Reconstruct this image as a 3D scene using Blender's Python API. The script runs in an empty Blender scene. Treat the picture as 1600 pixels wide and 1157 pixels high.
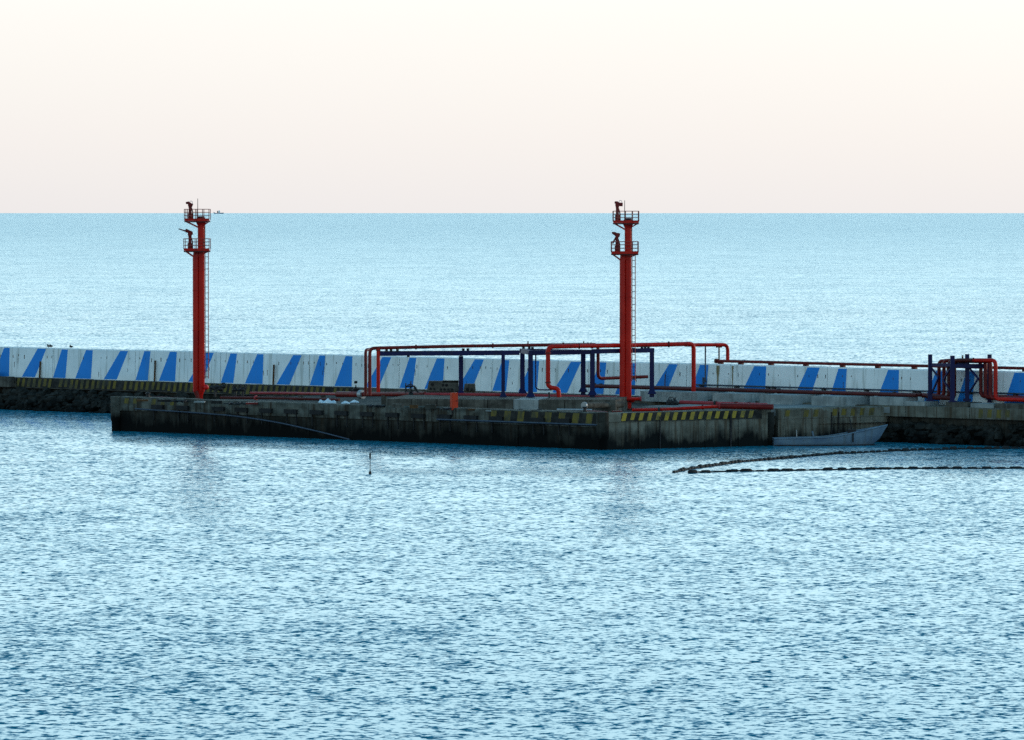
import bpy, bmesh, math, random
import numpy as np
from mathutils import Vector, Matrix
random.seed(7)
rng = np.random.default_rng(11)
scene = bpy.context.scene
COL = scene.collection

# ------------------------------------------------------------------ camera
H = 25.0                       # eye height above the water
F = 8480.0                     # focal length in photo pixels (1600 wide)
PITCH = math.atan((578.5 - 332.0) / F)
cam_data = bpy.data.cameras.new("camera")
cam = bpy.data.objects.new("camera", cam_data)
COL.objects.link(cam)
cam.location = (0, 0, H)
cam.rotation_euler = (math.radians(90) - PITCH, 0, 0)
cam_data.sensor_width = 36.0
cam_data.lens = 36.0 * F / 1600.0
cam_data.clip_start = 1.0
cam_data.clip_end = 400000.0
scene.camera = cam

# ------------------------------------------------------------------ sky and sun
SUN_EL, SUN_AZ = math.radians(9.0), math.radians(66.0)     # azimuth right of the view direction
world = bpy.data.worlds.new("World")
scene.world = world
world.use_nodes = True
wn, wl = world.node_tree.nodes, world.node_tree.links
wn.clear()
sky = wn.new("ShaderNodeTexSky")
sky.sky_type = 'NISHITA'
sky.sun_disc = False
sky.sun_elevation = SUN_EL
sky.sun_rotation = SUN_AZ
sky.air_density = 1.0
sky.dust_density = 0.8
sky.ozone_density = 2.5
# dawn veil: thin bright cloud low down, clear blue-green sky above it
wc = wn.new("ShaderNodeTexCoord")
wsep = wn.new("ShaderNodeSeparateXYZ")
wl.new(wc.outputs['Generated'], wsep.inputs[0])
veil = wn.new("ShaderNodeValToRGB")
SKYSTOPS = [(0.0, (0.90, 0.875, 0.895)), (0.014, (0.95, 0.912, 0.915)), (0.038, (1.03, 0.995, 0.98)), (0.065, (1.14, 1.22, 1.25)),
            (0.12, (1.34, 1.86, 2.00)), (0.22, (1.12, 1.74, 1.94)), (0.36, (0.56, 1.02, 1.28)), (0.65, (0.17, 0.50, 0.80)), (1.0, (0.12, 0.36, 0.60))]
cr = veil.color_ramp
cr.elements[0].position, cr.elements[0].color = SKYSTOPS[0][0], (*SKYSTOPS[0][1], 1)
cr.elements[1].position, cr.elements[1].color = SKYSTOPS[-1][0], (*SKYSTOPS[-1][1], 1)
for p, c in SKYSTOPS[1:-1]:
    e = cr.elements.new(p); e.color = (*c, 1)
wl.new(wsep.outputs['Z'], veil.inputs[0])
bg1 = wn.new("ShaderNodeBackground"); bg1.inputs['Strength'].default_value = 0.04
wl.new(sky.outputs[0], bg1.inputs['Color'])
bg2 = wn.new("ShaderNodeBackground"); bg2.inputs['Strength'].default_value = 0.88
# the side away from the sun is dimmer
wdot = wn.new("ShaderNodeVectorMath"); wdot.operation = 'DOT_PRODUCT'
wl.new(wc.outputs['Generated'], wdot.inputs[0])
wdot.inputs[1].default_value = (math.sin(SUN_AZ) * 0.45, math.cos(SUN_AZ) * 0.9, 0)
wmr = wn.new("ShaderNodeMapRange"); wmr.inputs['From Min'].default_value = -1.0; wmr.inputs['From Max'].default_value = 0.35
wmr.inputs['To Min'].default_value = 0.52; wmr.inputs['To Max'].default_value = 1.0
wl.new(wdot.outputs['Value'], wmr.inputs['Value'])
wmul = wn.new("ShaderNodeVectorMath"); wmul.operation = 'SCALE'
wl.new(veil.outputs[0], wmul.inputs[0]); wl.new(wmr.outputs[0], wmul.inputs['Scale'])
wl.new(wmul.outputs[0], bg2.inputs['Color'])
wadd = wn.new("ShaderNodeAddShader")
wl.new(bg1.outputs[0], wadd.inputs[0]); wl.new(bg2.outputs[0], wadd.inputs[1])
wout = wn.new("ShaderNodeOutputWorld")
wl.new(wadd.outputs[0], wout.inputs[0])

sun_data = bpy.data.lights.new("sun", 'SUN')
sun_data.energy = 1.2
sun_data.angle = math.radians(4.0)
sun_data.color = (1.0, 0.80, 0.62)
sun = bpy.data.objects.new("sun", sun_data)
COL.objects.link(sun)
sd = Vector((math.sin(SUN_AZ) * math.cos(SUN_EL), math.cos(SUN_AZ) * math.cos(SUN_EL), math.sin(SUN_EL)))
sun.rotation_euler = (-sd).to_track_quat('-Z', 'Y').to_euler()
sun.location = sd * 300

vs = scene.view_settings
vs.view_transform = 'Standard'; vs.look = 'None'; vs.exposure = 0.0; vs.gamma = 1.0
vs.use_curve_mapping = False
scene.cycles.use_denoising = False
scene.cycles.max_bounces = 6

# ------------------------------------------------------------------ pixel helpers (photo pixels of the 1600x1157 picture)
CP, SP = math.cos(PITCH), math.sin(PITCH)
def ray(px, py):
    x, y = (px - 800.0) / F, (578.5 - py) / F
    return Vector((x, CP + y * SP, -SP + y * CP))
def at(px, py, z):
    """point where the view ray of a photo pixel meets the height z"""
    r = ray(px, py); t = (z - H) / r.z
    return Vector((r.x * t, r.y * t, z))
def P(px, py, d):
    """point on the view ray at ground distance d"""
    r = ray(px, py); t = d / r.y
    return Vector((r.x * t, d, H + r.z * t))
# ------------------------------------------------------------------ water
class NT:
    def __init__(s, name):
        s.m = bpy.data.materials.new(name); s.m.use_nodes = True
        s.t = s.m.node_tree; s.n = s.t.nodes; s.l = s.t.links
        s.b = s.n["Principled BSDF"]
    def new(s, typ, **kw):
        o = s.n.new(typ)
        for k, v in kw.items(): setattr(o, k, v)
        return o
    def math(s, op, a, b=None, c=None):
        o = s.new("ShaderNodeMath", operation=op)
        for i, v in enumerate((a, b, c)):
            if v is None: continue
            if hasattr(v, "is_output"): s.l.new(v, o.inputs[i])
            else: o.inputs[i].default_value = v
        return o.outputs[0]
    def vmul(s, v, k):
        o = s.new("ShaderNodeVectorMath", operation='MULTIPLY'); s.l.new(v, o.inputs[0]); o.inputs[1].default_value = k
        return o.outputs[0]

def water_material():
    w = NT("sea_water")
    geo = w.new("ShaderNodeNewGeometry")
    pos = geo.outputs['Position']
    def noise(scl, det, off):
        v = w.vmul(pos, scl)
        ad = w.new("ShaderNodeVectorMath", operation='ADD'); w.l.new(v, ad.inputs[0]); ad.inputs[1].default_value = (off, off * .7, off * .3)
        nz = w.new("ShaderNodeTexNoise"); nz.inputs['Scale'].default_value = 1.0; nz.inputs['Detail'].default_value = det
        w.l.new(ad.outputs[0], nz.inputs['Vector'])
        sp = w.new("ShaderNodeSeparateColor"); w.l.new(nz.outputs['Color'], sp.inputs[0])
        return sp.outputs
    # gusts: patches of rougher and smoother water, tens to hundreds of metres across
    g1, g2 = noise((.006, .018, 1), 2.0, 5.0), noise((.0012, .0022, 1), 2.0, 9.0)
    gust = w.math('ADD', w.math('MULTIPLY', g1[0], 1.5), w.math('MULTIPLY', g2[0], 1.3))       # about 1.4 on average
    gust = w.math('ADD', w.math('MULTIPLY', w.math('SUBTRACT', gust, 1.4), .5), 1.0)
    sx = sy = None
    for k, (scl, amp, det, off) in enumerate(WAVES):
        o = noise(scl, det, off)
        a = w.math('MULTIPLY', w.math('SUBTRACT', o[0], .5), amp * .8)
        b = w.math('MULTIPLY', w.math('SUBTRACT', o[1], .5), amp)
        if k == 1:                                # steep little crests here and there
            b = w.math('SUBTRACT', b, w.math('MULTIPLY', w.math('MAXIMUM', w.math('SUBTRACT', .41, o[1]), 0.0), WCREST))
        if k < 2: a, b = w.math('MULTIPLY', a, gust), w.math('MULTIPLY', b, gust)
        sx = a if sx is None else w.math('ADD', sx, a)
        sy = b if sy is None else w.math('ADD', sy, b)
    # wind waves lean one way: their steep faces look towards the shore
    # and the open sea beyond the breakwater is choppier than the sheltered basin
    spos = w.new("ShaderNodeSeparateXYZ"); w.l.new(pos, spos.inputs[0])
    off = w.new("ShaderNodeMapRange"); off.interpolation_type = 'SMOOTHSTEP'; w.l.new(w.math('LOGARITHM', w.math('MAXIMUM', spos.outputs[1], 100.0), 10.0), off.inputs['Value'])
    off.inputs['From Min'].default_value = 2.85; off.inputs['From Max'].default_value = 4.0
    chop = w.math('MULTIPLY', off.outputs[0], WOPEN)
    ty = w.math('SUBTRACT', w.math('SMOOTH_MIN', w.math('ADD', sy, WBIAS), WFLOOR, WSOFT), chop)
    cmb = w.new("ShaderNodeCombineXYZ")
    w.l.new(sx, cmb.inputs[0]); w.l.new(ty, cmb.inputs[1]); cmb.inputs[2].default_value = 1.0
    nn = w.new("ShaderNodeVectorMath", operation='NORMALIZE'); w.l.new(cmb.outputs[0], nn.inputs[0])
    w.l.new(nn.outputs[0], w.b.inputs['Normal'])
    w.b.inputs['Base Color'].default_value = WCOL
    w.b.inputs['Roughness'].default_value = 0.06
    w.b.inputs['IOR'].default_value = 1.333
    return w.m
WAVES = [((4.2, 3.4, 1), 0.62, 1.0, 0.0), ((1.65, 1.35, 1), 0.66, 1.5, 13.0), ((0.24, 0.22, 1), 0.26, 1.0, 31.0), ((0.03, 0.04, 1), 0.12, 1.0, 77.0)]
WBIAS, WSOFT, WCREST, WFLOOR, WOPEN = -0.062, 0.05, 4.6, -0.040, 0.047
WCOL = (0.003, 0.17, 0.25, 1)
def plain(name, verts, faces, m):
    me = bpy.data.meshes.new(name); me.from_pydata(verts, [], faces); me.update()
    o = bpy.data.objects.new(name, me); COL.objects.link(o); me.materials.append(m); return o
R_ = 150000.0
sea = plain("sea", [(-R_, -2000, 0), (R_, -2000, 0), (R_, R_, 0), (-R_, R_, 0)], [(0, 1, 2, 3)], water_material())
sea['kind'] = 'structure'; sea['label'] = 'rippled pale blue sea reaching to the horizon'
# ------------------------------------------------------------------ materials
def lin(r, g, b):
    f = lambda c: (c / 255 / 12.92) if c / 255 <= .04045 else ((c / 255 + .055) / 1.055) ** 2.4
    return (f(r), f(g), f(b), 1)
def surf(name, c1, c2, scale=(1, 1, 1), rough=.6, metal=0.0, streak=None, tide=None, bump=.0, lo=.35, hi=.65, detail=5, coat=0.0, spec=None):
    """two-tone weathered surface; streak=(colour, strength): run-off stains; tide=(z0, z1, colour): growth below the tide mark"""
    w = NT(name)
    geo = w.new("ShaderNodeNewGeometry"); pos = geo.outputs['Position']
    def noise(scl, det=4, rough_=.6):
        nz = w.new("ShaderNodeTexNoise"); nz.inputs['Scale'].default_value = 1; nz.inputs['Detail'].default_value = det
        nz.inputs['Roughness'].default_value = rough_
        w.l.new(w.vmul(pos, scl), nz.inputs['Vector']); return nz.outputs['Fac']
    def rng_(v, a, b):
        mr = w.new("ShaderNodeMapRange"); w.l.new(v, mr.inputs['Value']); mr.inputs['From Min'].default_value = a; mr.inputs['From Max'].default_value = b
        return mr.outputs[0]
    def mix(f, a, b):
        mx = w.new("ShaderNodeMix", data_type='RGBA')
        if hasattr(f, 'is_output'): w.l.new(f, mx.inputs[0])
        else: mx.inputs[0].default_value = f
        for i, v in ((6, a), (7, b)):
            if hasattr(v, 'is_output'): w.l.new(v, mx.inputs[i])
            else: mx.inputs[i].default_value = v if len(v) == 4 else (*v, 1)
        return mx.outputs[2]
    n1 = noise(scale, detail)
    col = mix(rng_(n1, lo, hi), c1, c2)
    if streak:
        s = rng_(noise((2.1, 2.1, .12), 3), streak[2] if len(streak) > 2 else .52, .66)
        col = mix(w.math('MULTIPLY', s, streak[1]), col, streak[0])
    if tide:
        sep = w.new("ShaderNodeSeparateXYZ"); w.l.new(pos, sep.inputs[0])
        zz = w.math('ADD', sep.outputs[2], w.math('MULTIPLY', w.math('SUBTRACT', noise((.42, .42, .25), 4), .5), 4.2))
        zz = w.math('ADD', zz, w.math('MULTIPLY', w.math('SUBTRACT', noise((1.9, 1.9, .1), 3), .5), 2.4))
        t = w.new("ShaderNodeMapRange"); w.l.new(zz, t.inputs['Value']); t.inputs['From Min'].default_value = tide[1]; t.inputs['From Max'].default_value = tide[0]
        col = mix(t.outputs[0], col, tide[2])
    w.l.new(col, w.b.inputs['Base Color'])
    w.b.inputs['Roughness'].default_value = rough; w.b.inputs['Metallic'].default_value = metal
    w.b.inputs['Specular IOR Level'].default_value = spec if spec is not None else (.10 if rough > .7 else .2)
    if coat: w.b.inputs['Coat Weight'].default_value = coat
    if bump:
        bp = w.new("ShaderNodeBump"); bp.inputs['Strength'].default_value = bump; bp.inputs['Distance'].default_value = .05
        w.l.new(noise(tuple(6 * s for s in scale), 3), bp.inputs['Height']); w.l.new(bp.outputs[0], w.b.inputs['Normal'])
    return w.m
M = {}
M['wall'] = surf('white_wall_paint', (.72,.75,.745), (.85,.87,.86), (.25, .25, .4), .75, streak=((.36, .38, .34), .55, .55), bump=.1)
M['wall_edge'] = surf('weathered_concrete_edge', (.36, .38, .37), (.5, .52, .5), (.6, .6, .6), .85, bump=.2)
M['blue_paint'] = surf('blue_wall_paint', (.010,.21,.64), (.017,.245,.70), (.3, .3, .3), .6, streak=((.05, .22, .5), .35, .55))
M['conc_light'] = surf('pale_concrete', (.20,.22,.22), (.34,.36,.35), (.5, .5, .8), .85, streak=((.14, .15, .14), .5), bump=.3)
M['conc'] = surf('grey_concrete', (.050,.046,.038), (.14,.128,.106), (.45, .45, .9), .9, streak=((.04, .035, .03), .75, .47), bump=.4)
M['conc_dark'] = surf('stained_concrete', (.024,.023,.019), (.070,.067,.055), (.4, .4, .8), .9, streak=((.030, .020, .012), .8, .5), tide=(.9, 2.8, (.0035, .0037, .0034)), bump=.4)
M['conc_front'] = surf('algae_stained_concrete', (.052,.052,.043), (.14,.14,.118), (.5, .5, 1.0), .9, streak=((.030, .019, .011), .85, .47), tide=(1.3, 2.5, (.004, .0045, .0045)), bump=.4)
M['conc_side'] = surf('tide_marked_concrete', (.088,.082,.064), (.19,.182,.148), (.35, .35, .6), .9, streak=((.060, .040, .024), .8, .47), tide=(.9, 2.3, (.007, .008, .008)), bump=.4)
M['deck'] = surf('dirty_deck', (.036,.032,.027), (.11,.10,.086), (.35, .35, .35), .95, bump=.4)
M['deck_light'] = surf('pale_skylit_deck', (.13,.14,.14), (.24,.25,.24), (.3, .3, .3), .95, bump=.3)  # pale concrete, with the sky light on it put into the colour
M['rock'] = surf('wet_black_rock', (.008, .009, .008), (.035, .036, .032), (.7, .7, .7), .8, tide=(.3, 1.6, (.004, .0045, .004)), bump=.6)
M['black'] = surf('black_rubber_hole_shade', (.008, .008, .009), (.02, .02, .02), (2, 2, 2), .7)
M['black_paint'] = surf('worn_black_paint', (.010, .010, .009), (.05, .048, .04), (1.2, 1.2, 1.2), .7, lo=.45, hi=.75)
M['yellow'] = surf('worn_yellow_paint', (.34,.235,.03), (.12,.10,.042), (1.4, 1.4, .7), .7, lo=.45, hi=.7)
M['yellow_old'] = surf('faded_yellow_paint', (.17, .125, .028), (.075, .068, .04), (1.3, 1.3, .6), .8, lo=.4, hi=.62)
M['red'] = surf('red_gloss_paint', (.42,.008,.005), (.54,.014,.007), (.5, .5, .5), .24, spec=.14, streak=((.16, .008, .006), .45, .5))
M['red_bright'] = surf('bright_red_paint', (.55,.010,.008), (.62,.012,.010), (.6, .6, .6), .35, coat=.1)
M['red_dark'] = surf('dark_red_paint_with_shade', (.11,.006,.005), (.19,.010,.008), (.8, .8, .8), .45, streak=((.05, .015, .01), .5))  # own dark red, deepened to carry the shade side of the uprights
M['red_pink'] = surf('faded_red_paint', (.26,.022,.028), (.36,.04,.045), (.8, .8, .8), .5)
M['maroon'] = surf('old_maroon_paint', (.050,.006,.005), (.10,.011,.009), (.8, .8, .8), .5)
M['navy'] = surf('navy_blue_paint', (.003,.005,.048), (.005,.008,.068), (.7, .7, .7), .45, streak=((.02, .015, .03), .4))
M['steel'] = surf('dark_steel', (.012, .013, .016), (.035, .034, .034), (1.5, 1.5, 1.5), .5, metal=.3)
M['steel_blue'] = surf('blue_grey_pipe', (.035, .05, .075), (.06, .08, .11), (1, 1, 1), .5)
M['grey_metal'] = surf('grey_flange_metal', (.22, .24, .25), (.35, .37, .38), (1.5, 1.5, 1.5), .4, metal=.5)
M['rust'] = surf('brown_rust', (.06, .032, .016), (.12, .06, .025), (2, 2, 2), .9)
M['rust_run'] = surf('rust_stain', (.20, .15, .07), (.36, .33, .24), (1.5, 1.5, .3), .9)
M['orange'] = surf('orange_paint', (.52,.040,.008), (.44,.032,.008), (1, 1, .6), .5)
M['tarp'] = surf('pale_tarpaulin', (.45, .56, .62), (.66, .74, .78), (1.1, 1.1, 1.1), .6, bump=.6)
M['hull'] = surf('weathered_boat_paint', (.075,.12,.18), (.14,.20,.255), (.5, .5, 1.2), .6, streak=((.10, .12, .13), .5), bump=.2)
M['hull_in'] = surf('boat_inside_paint', (.09, .12, .14), (.17, .2, .22), (1, 1, 1), .8)
M['bottom'] = surf('dark_boat_bottom', (.012, .010, .010), (.03, .02, .02), (1, 1, 1), .7)
M['galv'] = surf('galvanised_ladder', (.30, .27, .27), (.42, .40, .40), (2, 2, 2), .45, metal=.4)
M['ladder_red'] = surf('red_ladder_paint', (.30, .05, .04), (.40, .08, .06), (2, 2, 2), .5)
M['far_hull'] = surf('far_ship_hull', (.10, .20, .30), (.14, .24, .34), (.02, .02, .02), .7)
M['far_white'] = surf('far_ship_white', (.75, .76, .76), (.8, .8, .8), (.05, .05, .05), .6)
M['far_tan'] = surf('far_ship_deck', (.45, .33, .30), (.5, .38, .34), (.05, .05, .05), .7)

# ------------------------------------------------------------------ mesh helpers
class MB:
    def __init__(s): s.v = []; s.f = []; s.sm = []
    def add(s, vs, fs, smooth=False):
        b = len(s.v); s.v += [tuple(v) for v in vs]
        s.f += [tuple(i + b for i in f) for f in fs]; s.sm += [smooth] * len(fs); return s
    def box(s, o, x, y, z):
        """box from corner o with edge vectors x, y, z (right-handed)"""
        o, x, y, z = map(Vector, (o, x, y, z))
        c = [o, o + x, o + x + y, o + y]; c += [p + z for p in c]
        return s.add(c, [(3, 2, 1, 0), (4, 5, 6, 7), (0, 1, 5, 4), (1, 2, 6, 5), (2, 3, 7, 6), (3, 0, 4, 7)])
    def cbox(s, c, x, y, z):
        """box centred on c"""
        c, x, y, z = map(Vector, (c, x, y, z)); return s.box(c - x / 2 - y / 2 - z / 2, x, y, z)
    def bar(s, a, b, w, h=None, up=(0, 0, 1)):
        """rectangular bar from a to b, w wide and h deep"""
        a, b = Vector(a), Vector(b); h = h or w; d = (b - a).normalized(); up = Vector(up)
        if abs(d.dot(up)) > .95: up = Vector((0, 1, 0))
        sde = d.cross(up).normalized(); upv = sde.cross(d).normalized()
        return s.box(a - sde * w / 2 - upv * h / 2, sde * w, b - a, upv * h)
    def tube(s, pts, r, n=10, bend=0.0, cap=True):
        """round pipe along pts; corners become elbows of radius bend; r a number or one per point"""
        pts = [Vector(p) for p in pts]
        rs = list(r) if hasattr(r, '__len__') else None
        if bend:
            out = [pts[0]]
            for i in range(1, len(pts) - 1):
                a, b, c = pts[i - 1], pts[i], pts[i + 1]
                k = min(bend, (a - b).length * .49, (c - b).length * .49)
                p0 = b + (a - b).normalized() * k; p1 = b + (c - b).normalized() * k
                for t in (0, .2, .4, .6, .8, 1): out.append(p0 * (1 - t) ** 2 + b * 2 * t * (1 - t) + p1 * t * t)
            out.append(pts[-1]); pts = out
        m = len(pts); vs = []; ref = None
        for i, p in enumerate(pts):
            d = ((pts[min(i + 1, m - 1)] - p).normalized() + (p - pts[max(i - 1, 0)]).normalized())
            d = d.normalized() if d.length > 1e-6 else Vector((0, 0, 1))
            if ref is None:
                ref = Vector((0, 0, 1)) if abs(d.z) < .9 else Vector((1, 0, 0))
            x = (ref - d * ref.dot(d)).normalized(); ref = x; y = d.cross(x)
            rr = rs[i] if rs else r
            vs += [p + (x * math.cos(2 * math.pi * k / n) + y * math.sin(2 * math.pi * k / n)) * rr for k in range(n)]
        fs = [(i * n + k, i * n + (k + 1) % n, (i + 1) * n + (k + 1) % n, (i + 1) * n + k) for i in range(m - 1) for k in range(n)]
        s.add(vs, fs, True)
        if cap:
            s.add(vs[:n], [tuple(range(n - 1, -1, -1))]); s.add(vs[-n:], [tuple(range(n))])
        return s
    def prism(s, poly, z0, z1):
        n = len(poly)
        a = sum(poly[i][0] * poly[(i + 1) % n][1] - poly[(i + 1) % n][0] * poly[i][1] for i in range(n))
        if a < 0: poly = poly[::-1]
        vs = [(p[0], p[1], z0) for p in poly] + [(p[0], p[1], z1) for p in poly]
        return s.add(vs, [tuple(range(n - 1, -1, -1)), tuple(range(n, 2 * n))] + [(i, (i + 1) % n, n + (i + 1) % n, n + i) for i in range(n)])
    def ball(s, c, r, sc=(1, 1, 1), n=10, m=6, jit=0):
        c = Vector(c); vs = [c + Vector((0, 0, -r * sc[2]))]
        for j in range(1, m):
            t = math.pi * j / m - math.pi / 2
            for k in range(n):
                q = 2 * math.pi * k / n; rr = r * (1 + random.uniform(-jit, jit))
                vs.append(c + Vector((math.cos(t) * math.cos(q) * sc[0], math.cos(t) * math.sin(q) * sc[1], math.sin(t) * sc[2])) * rr)
        vs.append(c + Vector((0, 0, r * sc[2]))); L = len(vs) - 1
        fs = [(0, 1 + (k + 1) % n, 1 + k) for k in range(n)]
        fs += [(1 + j * n + k, 1 + j * n + (k + 1) % n, 1 + (j + 1) * n + (k + 1) % n, 1 + (j + 1) * n + k) for j in range(m - 2) for k in range(n)]
        fs += [(L, L - n + k, L - n + (k + 1) % n) for k in range(n)]
        return s.add(vs, fs, jit == 0)
    def build(s, name, m, parent=None, origin=None, kind=None, label=None):
        me = bpy.data.meshes.new(name)
        org = Vector(origin) if origin is not None else Vector((0, 0, 0))
        vs = [(v[0] - org.x, v[1] - org.y, v[2] - org.z) for v in s.v]
        me.from_pydata(vs, [], s.f); me.polygons.foreach_set('use_smooth', s.sm); me.update()
        me.materials.append(M[m] if isinstance(m, str) else m)
        o = bpy.data.objects.new(name, me); COL.objects.link(o)
        if parent is not None:
            o.parent = parent
            base = wpos(parent)
            o.location = org - base
        else: o.location = org
        if kind: o['kind'] = kind
        if label: o['label'] = label
        return o
def wpos(o):
    p = Vector(o.location)
    while o.parent: o = o.parent; p += Vector(o.location)
    return p
def thing(name, label, cat, loc, group=None):
    o = bpy.data.objects.new(name, None); COL.objects.link(o); o.location = loc; o.empty_display_size = .5
    o['label'] = label; o['category'] = cat
    if group: o['group'] = group
    return o
def tag(o, label, cat, group=None):
    o['label'] = label; o['category'] = cat
    if group: o['group'] = group
    return o
def twin(src, name, parent, loc=None):
    """another piece that shares the mesh of src"""
    o = src.copy(); o.name = name; COL.objects.link(o); o.parent = parent
    if loc is not None: o.location = Vector(loc) - wpos(parent)
    return o
Z = Vector((0, 0, 1))
# ------------------------------------------------------------------ the plan of the harbour works
ZM, ZT, ZD, ZC = 4.0, 7.82, 3.2, 3.9          # breakwater top, wall top, jetty deck, jetty coping
W0, W1 = at(0, 588.7, ZM), at(1600, 636.5, ZM)
U = (W1 - W0); U.z = 0; U.normalize()            # along the breakwater, to the right and nearer
N = Vector((U.y, -U.x, 0))                       # out of the wall, towards the camera
def wall_s(px):
    """distance along the wall at a photo column"""
    r = ray(px, 600); a = Vector((r.x, r.y)); 
    # W0 + s U = t r
    det = U.x * (-r.y) + r.x * U.y
    return ((-W0.x) * (-r.y) + r.x * (-W0.y)) / det
def wall_p(px, z=ZM, out=0.0):
    p = W0 + U * wall_s(px) + N * out; return Vector((p.x, p.y, z))

# ------------------------------------------------------------------ sea wall of cast panels with painted blue stripes
wall = thing("sea_wall", "long white sea wall with slanting blue stripes along the breakwater", "wall", wall_p(600))
JOINTS = [-178, -46, 83, 212, 345, 484, 624, 769, 920, 1073, 1293, 1492, 1690, 1885]
STR_A = [(0, .155, .11, .18), (.28, .475, .41, .485), (.63, .785, .82, .915)]
STR_B = [(.02, .145, .09, .157), (.386, .56, .48, .57), (.76, .88, .86, .94)]
HB = ZT - ZM
for k in range(len(JOINTS) - 1):
    a, b = wall_s(JOINTS[k]), wall_s(JOINTS[k + 1])
    L = b - a - .09
    tz = random.uniform(-.025, .025); to = random.uniform(-.02, .02)
    o = W0 + U * (a + .045)
    m = MB()
    # battered face: foot stands .12 m further out than the top; small chamfer under the top edge
    prof = [(.10 + to, ZM - .4), (.10 + to, ZM + .05), (to, ZT - .12 + tz), (to - .06, ZT + tz), (-.85, ZT + tz), (-1.0, ZM - .4)]
    n = len(prof)
    vs = [o + N * q + Z * (z - o.z) for q, z in prof] + [o + U * L + N * q + Z * (z - o.z) for q, z in prof]
    m.add(vs, [tuple(range(n - 1, -1, -1)), tuple(range(n, 2 * n))] + [(i, (i + 1) % n, n + (i + 1) % n, n + i) for i in range(n)])
    panel = m.build("panel", 'wall', wall)
    face = lambda s, z, off: W0 + U * s + N * ((.10 + to) + (to - (.10 + to)) * (z - ZM - .05) / (ZT - .17 - ZM) + off) + Z * (z - W0.z)
    st = MB()
    for (b0, b1, t0, t1) in (STR_A if JOINTS[k + 1] < 1100 else STR_B):
        j = lambda: random.uniform(-.006, .006)
        q = [face(a + (b - a) * max(f + j(), .006), z, .004) for f, z in ((b0, ZM + .06), (b1, ZM + .06), (t1, ZT - .13 + tz), (t0, ZT - .13 + tz))]
        sm_ = MB().add(q, [(0, 1, 2, 3)])
        sm_.build("painted_stripe", 'blue_paint', panel)
    # lifting holes weeping rust, in a row under the top edge
    hm = MB()
    for f in (.05, .12, .19, .30, .37, .52, .585, .655, .79, .87, .93, .985):
        if random.random() < .2: continue
        z = ZT - .95 + random.uniform(-.08, .08); s = a + (b - a) * f
        w_ = random.uniform(.06, .12); h_ = random.uniform(.15, .5)
        hm.box(face(s, z - h_, .006), U * w_, -N * .02, Z * h_)
    for _ in range(2):
        s = a + (b - a) * random.uniform(.1, .95); z = ZM + random.uniform(.3, 1.8); 
        hm.box(face(s, z, .006), U * .06, -N * .02, Z * random.uniform(.3, .9))
    hm.build("lifting_hole", 'rust' if k % 3 == 1 else 'steel', panel, kind='stuff')
# rust runs below the two pipe feet at the right-hand joint
for px, w_ in ((1122, .5), (1145, .22)):
    s = wall_s(px); m = MB()
    pts = []
    for i in range(9):
        t = i / 8; ww = w_ * (1 - .75 * t) * random.uniform(.7, 1.1)
        z = ZT - .14 - t * (HB - .6); off = .10 * (1 - (z - ZM) / HB) + .03
        c = W0 + U * s + N * off + Z * (z - W0.z)
        pts += [c - U * ww / 2, c + U * ww / 2]
    m.add(pts, [(2 * i, 2 * i + 2, 2 * i + 3, 2 * i + 1) for i in range(8)])
    m.build("rust_run", 'rust_run', wall)

# ------------------------------------------------------------------ breakwater under the wall
sA, sB = wall_s(-250), wall_s(2050)
bw = thing("breakwater", "low dark breakwater carrying the striped wall, faded yellow and black edge", "breakwater", wall_p(600, 0))
EDGE = 1.2
def bw_p(px, z, out): return wall_p(px, z, out)
def slab(m, s0, s1, n0, n1, z0, z1):
    """block along the wall line from s0 to s1, from n0 to n1 out of the wall face"""
    o = W0 + U * s0 + N * n1; o.z = z0
    return m.box(o, U * (s1 - s0), -N * (n1 - n0), Z * (z1 - z0))
b = MB(); slab(b, sA, sB, -9, .6, -2, 2.7); b.build("foot_course", 'conc_dark', bw)
sJ, sK = wall_s(1388), wall_s(1000)
s = sA
while s < sB:                                    # capping blocks with open joints
    L = random.uniform(8.5, 10.5)
    b = MB(); slab(b, s, s + L - .07, -9, EDGE if s < sK else 5.3, 2.72 + (0 if s < sK else .1), ZM + random.uniform(-.03, .02))
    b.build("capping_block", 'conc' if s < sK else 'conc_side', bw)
    s += L
b = MB(); slab(b, sK + 5, sB, .5, 4.6, -2, 2.85); b.build("quay_foot", 'conc_dark', bw)

def hazard(parent, p0, d, s0, s1, z0, z1, period, slant, back, paint, keep=1.0, frac=.5, out=None):
    """black band with slanting yellow stripes on a vertical face: p0 + d*s, facing out"""
    q = lambda s, z, k: Vector((p0.x, p0.y, 0)) + d * s + out * k + Z * z
    if back:
        MB().add([q(s0, z0, .004), q(s1, z0, .004), q(s1, z1, .004), q(s0, z1, .004)], [(0, 1, 2, 3)]).build("black_band", back, parent)
    s = s0
    while s + period < s1:
        if random.random() < keep:
            w = period * frac * random.uniform(.9, 1.08); a = s + random.uniform(-.03, .03)
            zl = z0 + .03 + random.uniform(0, .16) * (z1 - z0); ds = slant * (1 - (zl - z0) / (z1 - z0))
            MB().add([q(a + slant - ds, zl, .009), q(a + w + slant - ds, zl, .009), q(a + w + slant, z1 - .03, .009), q(a + slant, z1 - .03, .009)], [(0, 1, 2, 3)]).build("yellow_stripe", paint, parent)
        s += period
EO = Vector((W0.x, W0.y, 0)) + N * EDGE
hazard(bw, EO, U, wall_s(36), wall_s(562), 2.78, 3.95, .98, .30, 'black_paint', 'yellow_old', .93, .52, N)
EO2 = Vector((W0.x, W0.y, 0)) + N * 5.3
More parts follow.
